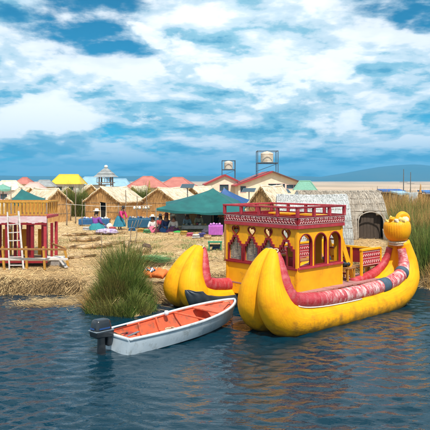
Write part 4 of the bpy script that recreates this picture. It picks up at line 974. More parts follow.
def make_bench_step():
    t = thing('concrete_step', 'grey block with a white slab beside the ochre handrail', 'step'); c = W(53, 267, G)
    MB().box((c.x, c.y + .3, G + .15), (.5, .45, .36)).build('block', colr('grey_block', (.30, .27, .25)), t, bevel=.02)
    MB().box((c.x + .02, c.y + .3, G + .36), (.95, .6, .05)).build('slab', colr('pale_slab', (.60, .58, .55)), t, bevel=.01)
    MB().beam((c.x + .3, c.y - .1, G + .34), (c.x + .68, c.y - .45, G + .03), .16, .03).build('brace_board', colr('grey_board', (.42, .38, .34)), t)
make_bench_step()

# ------------------------------------------------------------------ reed rolls, sticks and clutter on the ground
def reed_roll(p0, p1, r, label, z=None, m=None):
    r *= .78
    p0, p1 = Vector(p0), Vector(p1); d = (p1-p0); L = d.length
    p0.z = gz(p0.x, p0.y) + r*.8; p1.z = gz(p1.x, p1.y) + r*.8
    t = thing('reed_roll', label, 'reed roll', (p0.x, p0.y, p0.z), math.atan2(d.y, d.x), 'reed rolls laid on the ground')
    n = max(8, int(L/.25)); pts = [(L*k/n, .05*math.sin(k*.7 + L), (p1.z-p0.z)*k/n + .02*math.sin(k*1.3)) for k in range(n+1)]
    mb = MB().tube(pts, [r*(1 + .1*math.sin(k*2.1)) for k in range(n+1)], 12); me = mb.mesh('bundle'); jit(me, .05, L, 4); obj('bundle', me, m or LOGR, t, smooth=True)
    ns = int(L*130); u = rng.random(ns)*L; an = rng.uniform(0, np.pi, ns); B = np.stack([u, np.cos(an)*r*1.05, np.interp(u, [0, L], [0, p1.z-p0.z]) + np.sin(an)*r*1.02], 1)
    strands('loose_stalks', B, rng.uniform(.2, .7, ns), rng.normal(0, .22, ns), rng.normal(0, .10, ns), .022, STRAND, .0, 1, parent=t)
    k = .35
    while k < L - .2:
        i = min(n, int(k/L*n)); q = pts[i]; MB().torus((k, q[1], q[2]), r*1.06, .016, 14, 6, Matrix.Rotation(R(90), 3, 'Y')).build('tie', STICK, t, smooth=True); k += .9
    return t
reed_roll(W(68, 249), W(112, 247.5), .17, 'long pale reed roll just left of the tall thin pole')
reed_roll(W(70, 242), W(100, 240.5), .17, 'short reed roll behind the long pale one')
reed_roll(W(96, 246), W(141, 243), .13, 'thin reed roll reaching to the forked stick')
reed_roll(W(62, 236), W(125, 234.5), .13, 'long thin reed roll with a striped cloth on it')
reed_roll(W(60, 260), W(96, 257), .09, 'slender reed roll nearest the ochre handrail')
reed_roll(W(126, 247), W(146, 254), .20, 'thick short reed roll behind the reed tussock')
reed_roll(W(150, 259), W(170, 261), .15, 'reed roll left of the far yellow prow')
def stick(px, py, ptop, dx, label, r=.02, Y=None, fork=False, m=None, group='thin poles standing on the island'):
    b = W(px, py, G); tp = D(px + dx, ptop, b.y); t = thing('wooden_pole', label, 'pole', (b.x, b.y, gz(b.x, b.y) - .1), 0, group); q = tp - Vector(t.location)
    n = 8; pts = [q*(k/n) + Vector((.02*math.sin(k*1.4 + px), .02*math.cos(k + px), 0)) for k in range(n+1)]
    MB().tube(pts, [r*(1.15 - .35*k/n) for k in range(n+1)], 7).build('shaft', m or STICK, t, smooth=True)
    if fork: MB().tube([q*.7, q*.85 + Vector((.12, 0, .0)), q + Vector((.2, 0, .05))], [r*.8, r*.7, r*.5], 6).build('branch', m or STICK, t, smooth=True)
stick(101, 272, 233, .6, 'thin pale pole rising from the left side of the reed tussock', .016)
stick(128, 251, 221, 4.5, 'dark slanting stick behind the reed tussock', .022, fork=True)
stick(134.5, 246, 220, 4, 'forked slanting stick right of the other slanting stick', .02, fork=True)
stick(75.5, 224, 187, 0, 'tall pole between the doorway hut and the long-roofed hut', .045)
stick(67, 226, 190, -.5, 'pole standing at the corner of the long-roofed hut', .045)
stick(82, 226, 199, .4, 'short pole just left of the low blue table', .035)
stick(125.5, 226, 190, .3, 'pole at the right side wall of the doorway hut', .04)
stick(137, 224, 196, 0, 'pole in the gap between the two largest reed huts', .04)
stick(147, 226, 188, -.3, 'pole in front of the hut behind the teal canopy', .035)
stick(225, 262, 205, .5, 'brown post at the left front corner of the boat cabin', .05, m=WOODX)
def crossbar():
    t = thing('drying_line', 'horizontal pole with hanging trinkets in front of the huts', 'drying rack'); a, b = D(66, 204, 46), D(152, 205.5, 45)
    MB().tube([a.lerp(b, k/10) - Vector((0,0,.12*math.sin(math.pi*k/10))) for k in range(11)], .012, 6).build('line', WHITEC, t)
    for k, f in enumerate((.80, .83, .86, .90, .93, .96)):
        q = a.lerp(b, f); m = MB().lathe([(.01,0),(.07,-.05),(.10,-.16),(.05,-.26),(.01,-.28)], q - Vector((0,0,.05)), 10); me = m.mesh('trinket'); jit(me, .05, k, 5)
        obj('hanging_trinket', me, (WHITEC, ROPE)[k % 2], t, smooth=True)
crossbar()

def lumpy(name, label, cat, loc, dims, m, seed=1, amt=.22, group=None, sub=4):
    bm = bmesh.new(); bmesh.ops.create_icosphere(bm, subdivisions=sub, radius=1); me = bpy.data.meshes.new(name); bm.to_mesh(me); bm.free()
    jit(me, amt, seed, 1.7); jit(me, amt*.45, seed+5, 3.6); jit(me, amt*.2, seed+9, 9)
    for v in me.vertices: v.co = Vector((v.co.x*dims[0]/2, v.co.y*dims[1]/2, max(v.co.z, -.55)*dims[2]/1.55 + dims[2]*.35))
    me.update(); o = obj(name, me, m, smooth=True, loc=loc); tag(o, label, cat, group); return o
def G3(px, py, dz=0): q = W(px, py, G); q.z = gz(q.x, q.y) + dz; return q
reedpile = G3(147, 263)
t = thing('reed_pile', 'pile of fresh green reeds lying left of the far yellow prow', 'reed pile', (0,0,0))
n = 700; P = np.stack([rng.normal(reedpile.x, .28, n), rng.normal(reedpile.y, .25, n)], 1)
strands('reed_stalks', np.column_stack([P, ground_z(P) + rng.random(n)*.28]), rng.uniform(.4, .9, n), rng.normal(.2, .35, n), rng.normal(0, .12, n), .03, mat('fresh_reed', (.10, .30, .07), (.16, .32, .10), .6, 2, island=.4), .05, 2, parent=t)
strands('dry_reed_stalks', np.column_stack([P + [.2, -.35], ground_z(P + [.2, -.35]) + rng.random(n)*.12]), rng.uniform(.3, .8, n), rng.normal(.1, .6, n), rng.normal(0, .12, n), .03, STRANDK, .05, 2, parent=t)
lumpy('log_stump', 'dark brown stump lying behind the green reed pile', 'log', G3(146, 252, .0), (.55, .5, .42), colr('dark_brown_bark', (.10, .05, .03)), 4)
lumpy('straw_bale', 'tan straw lump beside the dark brown stump', 'straw', G3(136, 252, 0), (.6, .5, .38), LOGR, 6)
# orange life jacket with patterned cloth, on the bank beside the far prow
def make_vest():
    c = W(150, 285, .42); t = thing('life_jacket', 'orange life jacket with a blue and white cloth lying left of the far yellow prow', 'life jacket', (c.x, c.y, gz(c.x, c.y) + .06), R(-25)); t.scale = (1.15, 1.15, 1.5)
    ORA = colr('orange_fabric', (.72, .17, .03)); 
    for s, (dx, dy, rz) in enumerate(((-.16, 0, 0), (.20, .06, 8))):
        m = MB(); rows = []
        for i in range(13):
            u = -.34 + .68*i/12; rows.append([(dx + u, dy - .22 + .44*k/9, .12 + .12*math.cos(u*3)*math.cos((k-4.5)*.3) + .035*math.sin(i*2.1)*math.sin(k*1.4)) for k in range(10)])
        o = m.grid(rows).build('foam_panel', ORA, t, smooth=True); o.modifiers.new('thick', 'SOLIDIFY').thickness = .1
    rows = [[(-.25 + .5*i/12, -.16 + .32*k/8, .285 + .04*math.sin(i*1.2)*math.cos(k*1.1)) for k in range(9)] for i in range(13)]
    CH_ = bpy.data.materials.new('blue_white_weave'); CH_.use_nodes = True; nt = CH_.node_tree; ck = nt.nodes.new('ShaderNodeTexWave'); ck.inputs['Scale'].default_value = 4; ck.inputs['Distortion'].default_value = 3
    rp = nt.nodes.new('ShaderNodeValToRGB'); rp.color_ramp.elements[0].color = (.02, .05, .16, 1); rp.color_ramp.elements[1].color = (.7, .7, .68, 1); rp.color_ramp.elements[0].position = .4; rp.color_ramp.elements[1].position = .55
    tc = nt.nodes.new('ShaderNodeTexCoord'); nt.links.new(tc.outputs['Object'], ck.inputs['Vector']); nt.links.new(ck.outputs[0], rp.inputs[0]); nt.links.new(rp.outputs[0], nt.nodes['Principled BSDF'].inputs['Base Color'])
    o = MB().grid(rows).build('folded_cloth', CH_, t, smooth=True); o.modifiers.new('thick', 'SOLIDIFY').thickness = .03
    MB().tube([(-.4, -.2, .18), (-.5, -.3, .05), (-.3, -.36, .0)], .018, 6).build('strap', NAVY, t)
make_vest()
def make_bench(px, py, w, label, top, under):
    c = W(px, py, G); t = thing('bench', label, 'bench', (c.x, c.y, gz(c.x, c.y)))
    MB().box((0, .2, .40), (w, .42, .05)).build('seat', top, t, bevel=.008)
    for i in (-1, 1):
        for j in (0, 1): MB().box((i*(w/2 - .06), .04 + .32*j, .19), (.06, .06, .40)).build('leg', top, t)
    MB().box((0, .38, .2), (w - .12, .03, .12)).build('stretcher', under, t)
make_bench(215, 252, .72, 'small green wooden bench behind the far yellow prow', colr('green_paint', (.02, .20, .09)), NAVY)
lumpy('blue_sack', 'dark blue sack under the small green bench', 'sack', G3(216, 250.5), (.4, .25, .28), colr('blue_sacking', (.02, .05, .16)), 9)

def craft_table(px0, px1, py, h, label, clothc, goods, Yd=.9):
    a, b = W(px0, py, G), W(px1, py, G); w = b.x - a.x; t = thing('craft_table', label, 'table', ((a.x+b.x)/2, a.y, gz((a.x+b.x)/2, a.y)), 0, 'craft tables by the huts')
    MB().box((0, Yd/2, h - .03), (w, Yd, .05)).build('table_top', WOOD, t)
    rows = []
    for r in range(8):
        f = r/7
        rows.append([(-w/2 - .03 + (w+.06)*k/24, -.04 - .02*math.sin(k*1.9)*f, h + .005 - f*(h - .12)) for k in range(25)])
    top = [[(-w/2 - .03 + (w+.06)*k/24, Yd*(1-r/3) - .04*(r/3), h + .006) for k in range(25)] for r in range(4)]
    MB().grid(top[:-1] + rows).build('table_cloth', clothc, t, smooth=True)
    for i in (-1, 1):
        for j in (.08, Yd - .08): MB().box((i*(w/2 - .07), j, h/2 - .03), (.06, .06, h - .05)).build('leg', WOOD, t)
    pal = [colr('goods_colour', c) for c in goods]
    for k in range(int(w/.19)):
        sz = random.uniform(.08, .17); x = -w/2 + .12 + k*.19; y = random.uniform(.1, Yd - .25)
        me = MB().lathe([(.01, 0), (sz*.6, .0), (sz*.7, sz*.5), (sz*.35, sz), (.01, sz*1.1)], (0,0,0), 10).mesh('craft_item'); jit(me, .03, k, 9)
        o = obj('craft_item', me, random.choice(pal), smooth=True, loc=(t.location.x + x, t.location.y + y, t.location.z + h + .008)); CRAFT.append(o)
CRAFT = []
BLC = colr('deep_blue_cloth', (.02, .10, .24)); 
craft_table(79, 109, 226, .55, 'low table with a blue cloth in front of the doorway hut', BLC, [(.7,.7,.66), (.6,.55,.5), (.25,.3,.5)])
n_first = len(CRAFT)
craft_table(128, 160, 229, .75, 'long dark blue cloth-covered table left of the teal canopy', colr('teal_blue_cloth', (.012, .09, .17)), [(.1,.15,.25), (.4,.35,.3), (.02,.05,.1)])
n_second = len(CRAFT)
craft_table(182, 209, 231.5, .35, 'low white-covered table of handicrafts under the teal canopy', colr('white_sheet_cloth', (.62, .58, .55)), [(.55,.1,.1), (.6,.55,.5), (.1,.1,.12), (.5,.3,.1)])
n_third = len(CRAFT)
ORD = ['first', 'second', 'third', 'fourth', 'fifth', 'sixth', 'seventh', 'eighth', 'ninth', 'tenth', 'eleventh', 'twelfth', 'thirteenth', 'fourteenth', 'fifteenth', 'sixteenth']
def tag_goods(items, w):
    for k, o in enumerate(items): tag(o, 'small craft item, ' + ORD[k] + ' from the left on the ' + w, 'handicraft', 'handicrafts on the ' + w)
tag_goods(CRAFT[:n_first], 'low blue table'); tag_goods(CRAFT[n_first:n_second], 'long dark blue table'); tag_goods(CRAFT[n_second:n_third], 'low white table')
craft_table(209, 222.5, 236, .72, 'small table draped in bright purple cloth at the right end under the teal canopy', colr('purple_cloth', (.42, .10, .44)), [(.5,.2,.5), (.6,.5,.55)], .7)
tag_goods(CRAFT[n_third:], 'purple-draped table')
lumpy('dark_bundle', 'dark bundle beside the purple textile heap', 'bundle', G3(206, 234), (.6, .5, .4), colr('dark_wool', (.05, .04, .06)), 13)
lumpy('green_cloth', 'bright green cloth on the ground before the seated people', 'cloth', G3(179, 233), (.9, .5, .2), colr('bright_green_cloth', (.03, .40, .06)), 14)
lumpy('striped_cloth', 'purple and white cloth spread over the long thin reed roll', 'cloth', G3(107, 235.5, .12), (1.5, .45, .3), mat('violet_stripe', (.22, .14, .34), (.55, .48, .52), .9, 3, 3, (6,1,1)), 15)
lumpy('white_bag', 'white bag on the ground left of the bending person', 'bag', G3(109.5, 229), (.45, .35, .4), WHITEC, 16)
# stall walls beneath the teal canopy
def make_stall():
    c = W(207, 226, G); t = thing('stall_screen', 'brown reed-mat stall screen with a dark gap below the teal canopy', 'screen', (c.x, 47.2, gz(c.x, 47.2)))
    for k, (x0, x1) in enumerate(((-2.9, -1.7), (-1.65, -.5), (-.45, .35), (.95, 2.2))):
        MB().box(((x0+x1)/2, .1*(k % 2), .85), (x1-x0, .05, 1.7)).build('mat_panel', (MATL, HUTR)[k % 2], t)
    MB().box((.65, .5, .85), (1.3, .05, 1.7)).build('gap_shade_panel', DARK, t)  # added black board, painting the shade seen through the opening
make_stall()

# ------------------------------------------------------------------ people
def skin_mesh(verts, edges, radii, sub=1):
    me = bpy.data.meshes.new('skin'); me.from_pydata(verts, edges, []); o = bpy.data.objects.new('skin', me); COL.objects.link(o)
    m = o.modifiers.new('s', 'SKIN'); m.use_smooth_shade = True; s = o.modifiers.new('u', 'SUBSURF'); s.levels = sub
    for i, v in enumerate(me.skin_vertices[0].data): v.radius = radii[i] if isinstance(radii[i], tuple) else (radii[i], radii[i]); v.use_root = (i == 0)
    dg = bpy.context.evaluated_depsgraph_get(); r = bpy.data.meshes.new_from_object(o.evaluated_get(dg)); bpy.data.objects.remove(o); return r
def person(label, px, py, rz, top, skirt, hat=None, pose='sit', sc=1.0, group='islanders around the craft tables', loc=None, male=False):
    q = loc or W(px, py, G); t = thing('person', label, 'person', (q.x, q.y, gz(q.x, q.y) + (q.z - G if loc else 0)), rz, group); t.scale = (sc,)*3
    # faces -y; pelvis height and torso lean by pose
    if pose == 'sit': hz, lean, knee, foot = .17, .10, (-.32, .30), (-.12, .06)
    elif pose == 'stand': hz, lean, knee, foot = .86, .03, (-.03, .47), (.0, .06)
    else: hz, lean, knee, foot = .80, .52, (-.10, .45), (.0, .06)
    sh = Vector((0, -math.sin(lean)*.46, hz + math.cos(lean)*.46)); nk = sh + Vector((0, -math.sin(lean)*.10, math.cos(lean)*.10)); hd = nk + Vector((0, -.05, .13))
    arm = 1 if pose != 'bend' else 0
    V = [(0,0,hz), tuple((Vector((0,0,hz)) + sh)/2 + Vector((0,-.01,0))), tuple(sh), tuple(nk), tuple(hd), tuple(hd + Vector((0,-.02,.09)))]; E = [(0,1),(1,2),(2,3),(3,4),(4,5)]; Rr = [(.15,.12), (.135,.11), (.13,.10), .055, (.088,.10), (.075,.085)]
    arms = []
    for s in (-1, 1):
        a = len(V); p0 = sh + Vector((s*.17, 0, -.03)); p1 = p0 + Vector((s*.07, -.10 if arm else -.12, -.25)); p2 = p1 + Vector((-s*.07, -.20 if arm else -.12, -.06 if arm else -.2)); p3 = p2 + Vector((-s*.02, -.09, -.02 if arm else -.06))
        V += [tuple(p0), tuple(p1), tuple(p2), tuple(p3)]; E += [(2,a),(a,a+1),(a+1,a+2),(a+2,a+3)]; Rr += [.062, .048, .036, (.04,.022)]; arms.append((p0, p1, p2, p3))
        for k in range(5):                                    # fingers
            f = len(V); off = Vector(((k-2)*.017, -.045 - .012*(1.5-abs(k-1.5)), -.012)) if k < 4 else Vector((-s*.045, -.012, .0)); tip = off + Vector((0, -.02, -.03)) if k < 4 else off + Vector((0,-.03,-.01))
            V += [tuple(p3 + off), tuple(p3 + tip)]; E += [(a+3,f),(f,f+1)]; Rr += [.009, .008]
        l = len(V); h0 = Vector((s*.09, 0, hz-.04)); V += [tuple(h0), (s*.11, knee[0], knee[1]), (s*.10, foot[0], foot[1]), (s*.11, foot[0]-.16, .035)]; E += [(0,l),(l,l+1),(l+1,l+2),(l+2,l+3)]; Rr += [.095, .065, .042, (.045,.03)]
    body = skin_mesh(V, E, Rr, 1); obj('body', body, SKIN, t, smooth=True)
    # blouse: torso and sleeves
    V2 = V[:3]; E2 = [(0,1),(1,2)]; R2 = [(.175,.145), (.165,.14), (.155,.125)]
    for (p0, p1, p2, p3) in arms:
        a = len(V2); V2 += [tuple(p0), tuple(p1), tuple(p1.lerp(p2, .8))]; E2 += [(2,a),(a,a+1),(a+1,a+2)]; R2 += [.082, .072, .06]
    obj('blouse', skin_mesh(V2, E2, R2, 1), top, t, smooth=True)
    if male:
        V3 = [(0,0,hz+.02)]; E3 = []; R3 = [(.165,.135)]
        for s in (-1, 1):
            l = len(V3); V3 += [(s*.09, 0, hz-.05), (s*.11, knee[0], knee[1]), (s*.10, foot[0], foot[1]+.03)]; E3 += [(0,l),(l,l+1),(l+1,l+2)]; R3 += [.115, .085, .065]
        obj('trousers', skin_mesh(V3, E3, R3, 1), skirt, t, smooth=True)
    else:
        if pose == 'sit': pr = [(.06, .36), (.17, .34), (.26, .27), (.36, .16), (.43, .05), (.44, 0)]; c = (0, -.10, 0)
        else: pr = [(.15, hz + .10), (.19, hz + .02), (.27, hz - .14), (.34, .45), (.40, .25), (.41, .22)]; c = (0, -.01, 0)
        pr = [tuple(v) for v in spline(pr, 14)]; pr = list(reversed(pr))
        m = MB(); n = 40; rows = []
        for r, z in pr: rows.append([(c[0] + r*(1 + .06*math.sin(k*2*math.pi/n*9)*min(1, (hz+.2-z)))*math.cos(2*math.pi*k/n), c[1] + r*(1 + .06*math.sin(k*2*math.pi/n*9))*math.sin(2*math.pi*k/n), z) for k in range(n+1)])
        o = m.grid(rows).build('skirt', skirt, t, smooth=True)
    # head: hair, braids, face
    m = MB().lathe([(.012,.115),(.06,.105),(.093,.06),(.102,.0),(.098,-.06),(.085,-.09)], hd + Vector((0,.022,.03)), 16); m.build('hair', HAIR, t, smooth=True)
    if not male:
        for s in (-1, 1): MB().tube([hd + Vector((s*.08, .04, -.02)), hd + Vector((s*.10, .07, -.16)), hd + Vector((s*.09, .09, -.38))], [.03, .026, .012], 7).build('braid', HAIR, t, smooth=True)
    f = MB().tube([hd + Vector((0,-.095,.035)), hd + Vector((0,-.122,-.0))], [.010, .018], 6); f.build('nose', SKIN, t, smooth=True)
    for s in (-1, 1): MB().lathe([(.002,-.008),(.012,0),(.002,.008)], hd + Vector((s*.036,-.094,.03)), 8).build('eye', HAIR, t, smooth=True); MB().lathe([(.004,-.025),(.014,-.01),(.016,.012),(.004,.025)], hd + Vector((s*.094,0,.01)), 8).build('ear', SKIN, t, smooth=True)
    MB().box(hd + Vector((0,-.10,-.045)), (.045,.012,.010)).build('mouth', colr('lip', (.2,.06,.05)), t)
    if hat is not None:
        m = MB().lathe([(.19,.075),(.20,.085),(.19,.095),(.105,.10),(.10,.14),(.095,.18),(.07,.205),(.01,.21)], hd + Vector((0,.01,0)), 20); m.build('hat', hat, t, smooth=True)
    return t
Cm = {}
def cc(n, c): 
    if n not in Cm: Cm[n] = colr(n, c, .85)
    return Cm[n]
HATW = cc('pale_hat', (.72, .68, .60)); 
person('person in a violet top, teal skirt and pale hat at the low blue table', 95.5, 230, R(150), cc('violet_cloth', (.22, .06, .34)), cc('teal_cloth', (.02, .22, .24)), HATW, 'sit', 1.45)
person('person bending over in a magenta top and wide teal-blue skirt', 119.5, 230.5, R(60), cc('magenta_cloth', (.62, .03, .16)), cc('teal_blue_skirt', (.02, .18, .26)), None, 'bend', 1.12)
person('seated person in white with a pink skirt beside the long dark blue table', 153, 232, R(-10), cc('white_blouse', (.68, .62, .58)), cc('pink_cloth', (.62, .12, .20)), HATW, 'sit', 1.15)
person('seated person in a navy jacket under the left edge of the teal canopy', 166, 231.5, R(20), cc('navy_cloth', (.03, .05, .16)), cc('blue_cloth', (.04, .14, .34)), cc('red_cap', (.35,.06,.04)), 'sit', 1.3)
person('seated person in a white blouse and plum skirt right of the navy-clad person', 174, 232, R(-15), cc('white_blouse', (.68,.62,.58)), cc('plum_cloth', (.26, .07, .17)), HATW, 'sit', 1.25)
person('seated person in a pale blue top with a white hat behind the white table', 187, 228.5, R(10), cc('pale_blue_cloth', (.40, .50, .60)), cc('dark_cloth', (.05, .05, .07)), HATW, 'sit', 1.15)
person('seated person in a cream top with a black-banded hat near the purple textile', 199, 228, R(-5), cc('cream_cloth', (.66, .58, .42)), cc('dark_cloth', (.05,.05,.07)), HATW, 'sit', 1.2)
person('standing person in an orange top beside the purple textile heap', 222, 229.5, R(-30), cc('orange_cloth', (.60, .18, .04)), cc('brown_cloth', (.10, .06, .04)), None, 'stand', .95)
person('seated person in a red shawl between two others at the dark blue table', 160.5, 230, R(0), cc('red_cloth', (.45, .05, .06)), cc('black_cloth', (.02,.02,.025)), cc('dark_hat', (.05,.04,.035)), 'sit', 1.1)

# folded textiles and baskets set out on the ground
def folded(px, py, c, nm, w=.5, n=3):
    q = G3(px, py); t = thing('folded_textile', nm, 'textile', q, random.uniform(-.5, .5), 'textiles set out on the ground')
    for k in range(n):
        me = MB().box((0, 0, .045 + .085*k), (w*(1 - .08*k), .34, .075)).mesh('fold'); bm = bmesh.new(); bm.from_mesh(me); bmesh.ops.bevel(bm, geom=bm.edges[:], offset=.03, segments=3, affect='EDGES'); bmesh.ops.subdivide_edges(bm, edges=[e for e in bm.edges if e.calc_length() > .2], cuts=3); bm.to_mesh(me); bm.free(); jit(me, .03, px + k, 5)
        obj('fold', me, cc('textile_' + str(c), tuple(x*(1 if k % 2 == 0 else .7) for x in c)) if k % 2 == 0 else cc('textile_dark_' + str(c), tuple(x*.6 for x in c)), t, smooth=True)
for px, py, c, nm in ((112.5, 231.5, (.5, .08, .10), 'folded red textile pile right of the white bag'), (132, 231.5, (.03, .16, .34), 'folded blue textile pile before the long dark blue table'), (141, 232.5, (.55, .30, .05), 'folded ochre textile pile before the long dark blue table'),
                      (147, 233, (.10, .30, .12), 'folded green textile pile left of the person with a pink skirt'), (190, 236, (.60, .10, .16), 'folded crimson textile pile before the low white table'), (196, 237.5, (.62, .58, .52), 'folded cream textile pile before the low white table'),
                      (202, 236.5, (.10, .10, .32), 'folded indigo textile pile before the low white table'), (184, 235, (.55, .35, .06), 'folded mustard textile pile left of the crimson one'), (86, 230.5, (.55, .52, .5), 'folded white textile pile in front of the low blue table'), (103, 229.5, (.14, .16, .4), 'folded violet-blue textile pile right of the person in a violet top')):
    folded(px, py, c, nm)
def basket(px, py, r, nm):
    q = G3(px, py); t = thing('woven_basket', nm, 'basket', q, 0, 'woven baskets')
    pr = [(r*.7, 0), (r*.95, r*.35), (r, r*.7), (r*.93, r*.95), (r*.86, r*.95), (r*.9, r*.6), (r*.6, .04)]
    MB().lathe(pr, (0,0,0), 20, None, 10, .03).build('bowl', LOGR, t, smooth=True); MB().torus((0,0,r*.96), r*.9, r*.08, 20, 6).build('rim', WOODX, t, smooth=True)
basket(125, 233, .22, 'woven basket right of the bending person'); basket(171, 235.5, .2, 'woven basket in front of the person in navy'); basket(207.5, 239, .24, 'woven basket left of the small green bench')

# ------------------------------------------------------------------ buildings in the background
def gable_house(name, label, x, y, yaw, w, L, hw, hp, wall, roof, fasc, ov=.5, wins=(), group=None, fasc2=None, base=None):
    t = thing(name, label, 'building', (x, y, gz(x, y) if base is None else base), yaw, group); h = w/2
    holes = [[(a, b), (c, b), (c, d), (a, d)] for a, b, c, d in wins]
    obj('gable_wall', plate([(-h,-.3),(h,-.3),(h,hw),(0,hp),(-h,hw)], holes, .18, frame_m((0,0,0), (1,0,0), (0,0,1))), wall, t)
    obj('gable_wall', plate([(-h,-.3),(h,-.3),(h,hw),(0,hp),(-h,hw)], [], .18, frame_m((0,L,0), (1,0,0), (0,0,1))), wall, t)
    for s in (-1, 1): MB().box((s*(h-.09), L/2, hw/2 - .15), (.18, L - .2, hw + .29)).build('side_wall', wall, t)
    u = Vector((h, hp-hw)); sl = u.length; u /= sl
    for s in (-1, 1):
        a = Vector((0, 0, hp + .10)); e = Vector((s*u.x*(sl + ov), 0, hp + .10 - u.y*(sl + ov)))
        rf = MB()
        n = 24
        rows = [[(a.lerp(e, i/4).x, -ov + (L + 2*ov)*k/(2*n), a.lerp(e, i/4).z + (.025 if k % 2 else 0)) for k in range(2*n+1)] for i in range(5)]
        o = MB().grid(rows).build('roof_slope', roof, t); o.modifiers.new('thick', 'SOLIDIFY').thickness = .06
        fm = fasc if s < 0 or fasc2 is None else fasc2
        MB().beam((0, -ov - .02, hp + .02), (s*u.x*(sl+ov), -ov - .02, hp + .02 - u.y*(sl+ov)), .05, .24).build('fascia', fm, t)
        MB().beam((e.x, -ov, e.z - .08), (e.x, L + ov, e.z - .08), .05, .18).build('eave_board', fm, t)
    for a, b, c, d in wins:
        fr = MB(); f = .07
        w_ = empty('window', parent=t)
        for (p0, p1) in (((a,b),(c,b)), ((a,d),(c,d))): fr.beam((p0[0]-f/2, -.05, p0[1]), (p1[0]+f/2, -.05, p1[1]), .16, f)
        for xx in (a, c): fr.beam((xx, -.05, b + f/2), (xx, -.05, d - f/2), .16, f)
        nm = max(1, round((c-a)/1.1))
        for k in range(1, nm): fr.beam((a + (c-a)*k/nm, -.03, b + f/2), (a + (c-a)*k/nm, -.03, d - f/2), .08, .05)
        fr.build('frame', PINKW, w_)
        MB().box(((a+c)/2, .02, (b+d)/2), (c-a, .02, d-b)).build('pane', GLASS, w_)
    return t
def tank_stand(label, px, ytop, ybase, Y, wpx, tankw):
    c = D(px, ybase, Y); top = D(px, ytop, Y).z; s = wpx/F*Y/2; z0 = c.z; zp = z0 + (top-z0)*.42
    t = thing('water_tank', label, 'water tank', (c.x, Y, z0), 0, 'roof water tanks'); ST = mat('blue_grey_steel', (.06, .10, .14), (.04, .06, .08), .5, 6)
    for i in (-1, 1):
        for j in (-1, 1): MB().beam((i*s, j*s, -.6), (i*s, j*s, top - z0), .11).build('frame_post', ST, t)
    for z in (zp - z0 - .08, top - z0 - .05):
        for i in (-1, 1):
            MB().beam((-s, i*s, z), (s, i*s, z), .09).build('frame_beam', ST, t); MB().beam((i*s, -s + .06, z + .012), (i*s, s - .06, z + .012), .09).build('frame_beam', ST, t)
    for i in (-1, 1): MB().beam((-s, i*s, .05), (s, i*s, zp - z0 - .15), .05).build('brace', ST, t)
    MB().box((0, 0, zp - z0), (2*s + .1, 2*s + .1, .06)).build('stand_deck', ST, t)
    r = tankw/F*Y/2; h = (top - zp)*.94; pr = [(r*.96, 0), (r, .05)]
    for k in range(1, 6): z = h*.8*k/6; pr += [(r, z - .05), (r*.975, z), (r, z + .05)]
    pr += [(r, h*.80), (r*.92, h*.87), (r*.5, h*.96), (r*.22, h*.98), (r*.2, h*1.02), (.01, h*1.03)]
    MB().lathe(pr, (0, 0, zp - z0 + .035), 28).build('tank', TANKP, t, angle=40)
Yb = 92
c = D(272, 0, Yb)
gable_house('gabled_building', 'cream building with a red and brown roof edge below the larger water tank', c.x, Yb, R(3), 10.4, 12, 3.0, 4.95, CREAM, RROOF, FASC, .6,
            [(-.6, 2.35, 2.0, 3.15), (2.2, 2.35, 4.5, 3.0), (-4.9, 1.8, -4.0, 2.8)], fasc2=BFASC)
c = D(225, 0, 98)
gable_house('gabled_building', 'smaller cream building with a red roof edge below the smaller water tank', c.x, 98, R(3), 6.0, 10, 3.1, 4.5, CREAM, RROOF, FASC, .4, [(-.9, 1.9, .6, 3.0), (2.0, 1.9, 2.8, 2.9)])
tank_stand('larger cream water tank in a steel frame above the cream building', 267, 151, 171.5, 95, 20, 12.5)
tank_stand('smaller cream water tank in a steel frame left of the larger one', 228.5, 160.5, 176, 101, 13, 8.5)
def solar():
    t = thing('solar_panel', 'dark solar panel on the left slope of the larger cream building', 'solar panel'); a, b = D(238, 183.2, Yb+1), D(258, 176.6, Yb+1); d = (b-a).normalized(); n = Vector((-d.z, 0, d.x))
    a += n*.28; b += n*.28
    MB().grid([[a, a.lerp(b, .5), b], [a + Vector((0,2.2,0)), a.lerp(b, .5) + Vector((0,2.2,0)), b + Vector((0,2.2,0))]]).build('panel', GLASS, t).modifiers.new('thick', 'SOLIDIFY').thickness = .05
    for q in (a, b): MB().beam(q - n*.4 + Vector((0,1,0)), q + Vector((0,1,0)), .06).build('bracket', STEEL, t)
solar()
def panel_on_post(px, py, Y, label, rz):
    b = D(px, py, Y); t = thing('solar_panel', label, 'solar panel', (b.x, Y, gz(b.x, Y)), rz, 'solar panels on posts'); z = b.z - t.location.z
    MB().tube([(0,0,0), (0,0,z)], .05, 8).build('post', STEEL, t); m = Matrix.Rotation(R(32), 3, 'X')
    MB().box((0,0,z + .05), (1.2, .6, .05), m).build('panel', GLASS, t); MB().box((0,-.0,z + .045), (1.27, .67, .03), m).build('frame', GREYM, t)
panel_on_post(249, 190.5, 58, 'tilted solar panel on a post left of the orange-brown gable hut', R(-20))
panel_on_post(284, 191.5, 58, 'tilted solar panel on a post right of the orange-brown gable hut', R(25))
panel_on_post(187.5, 186.5, 56, 'tilted solar panel on a post left of the teal canopy peak', R(-15))

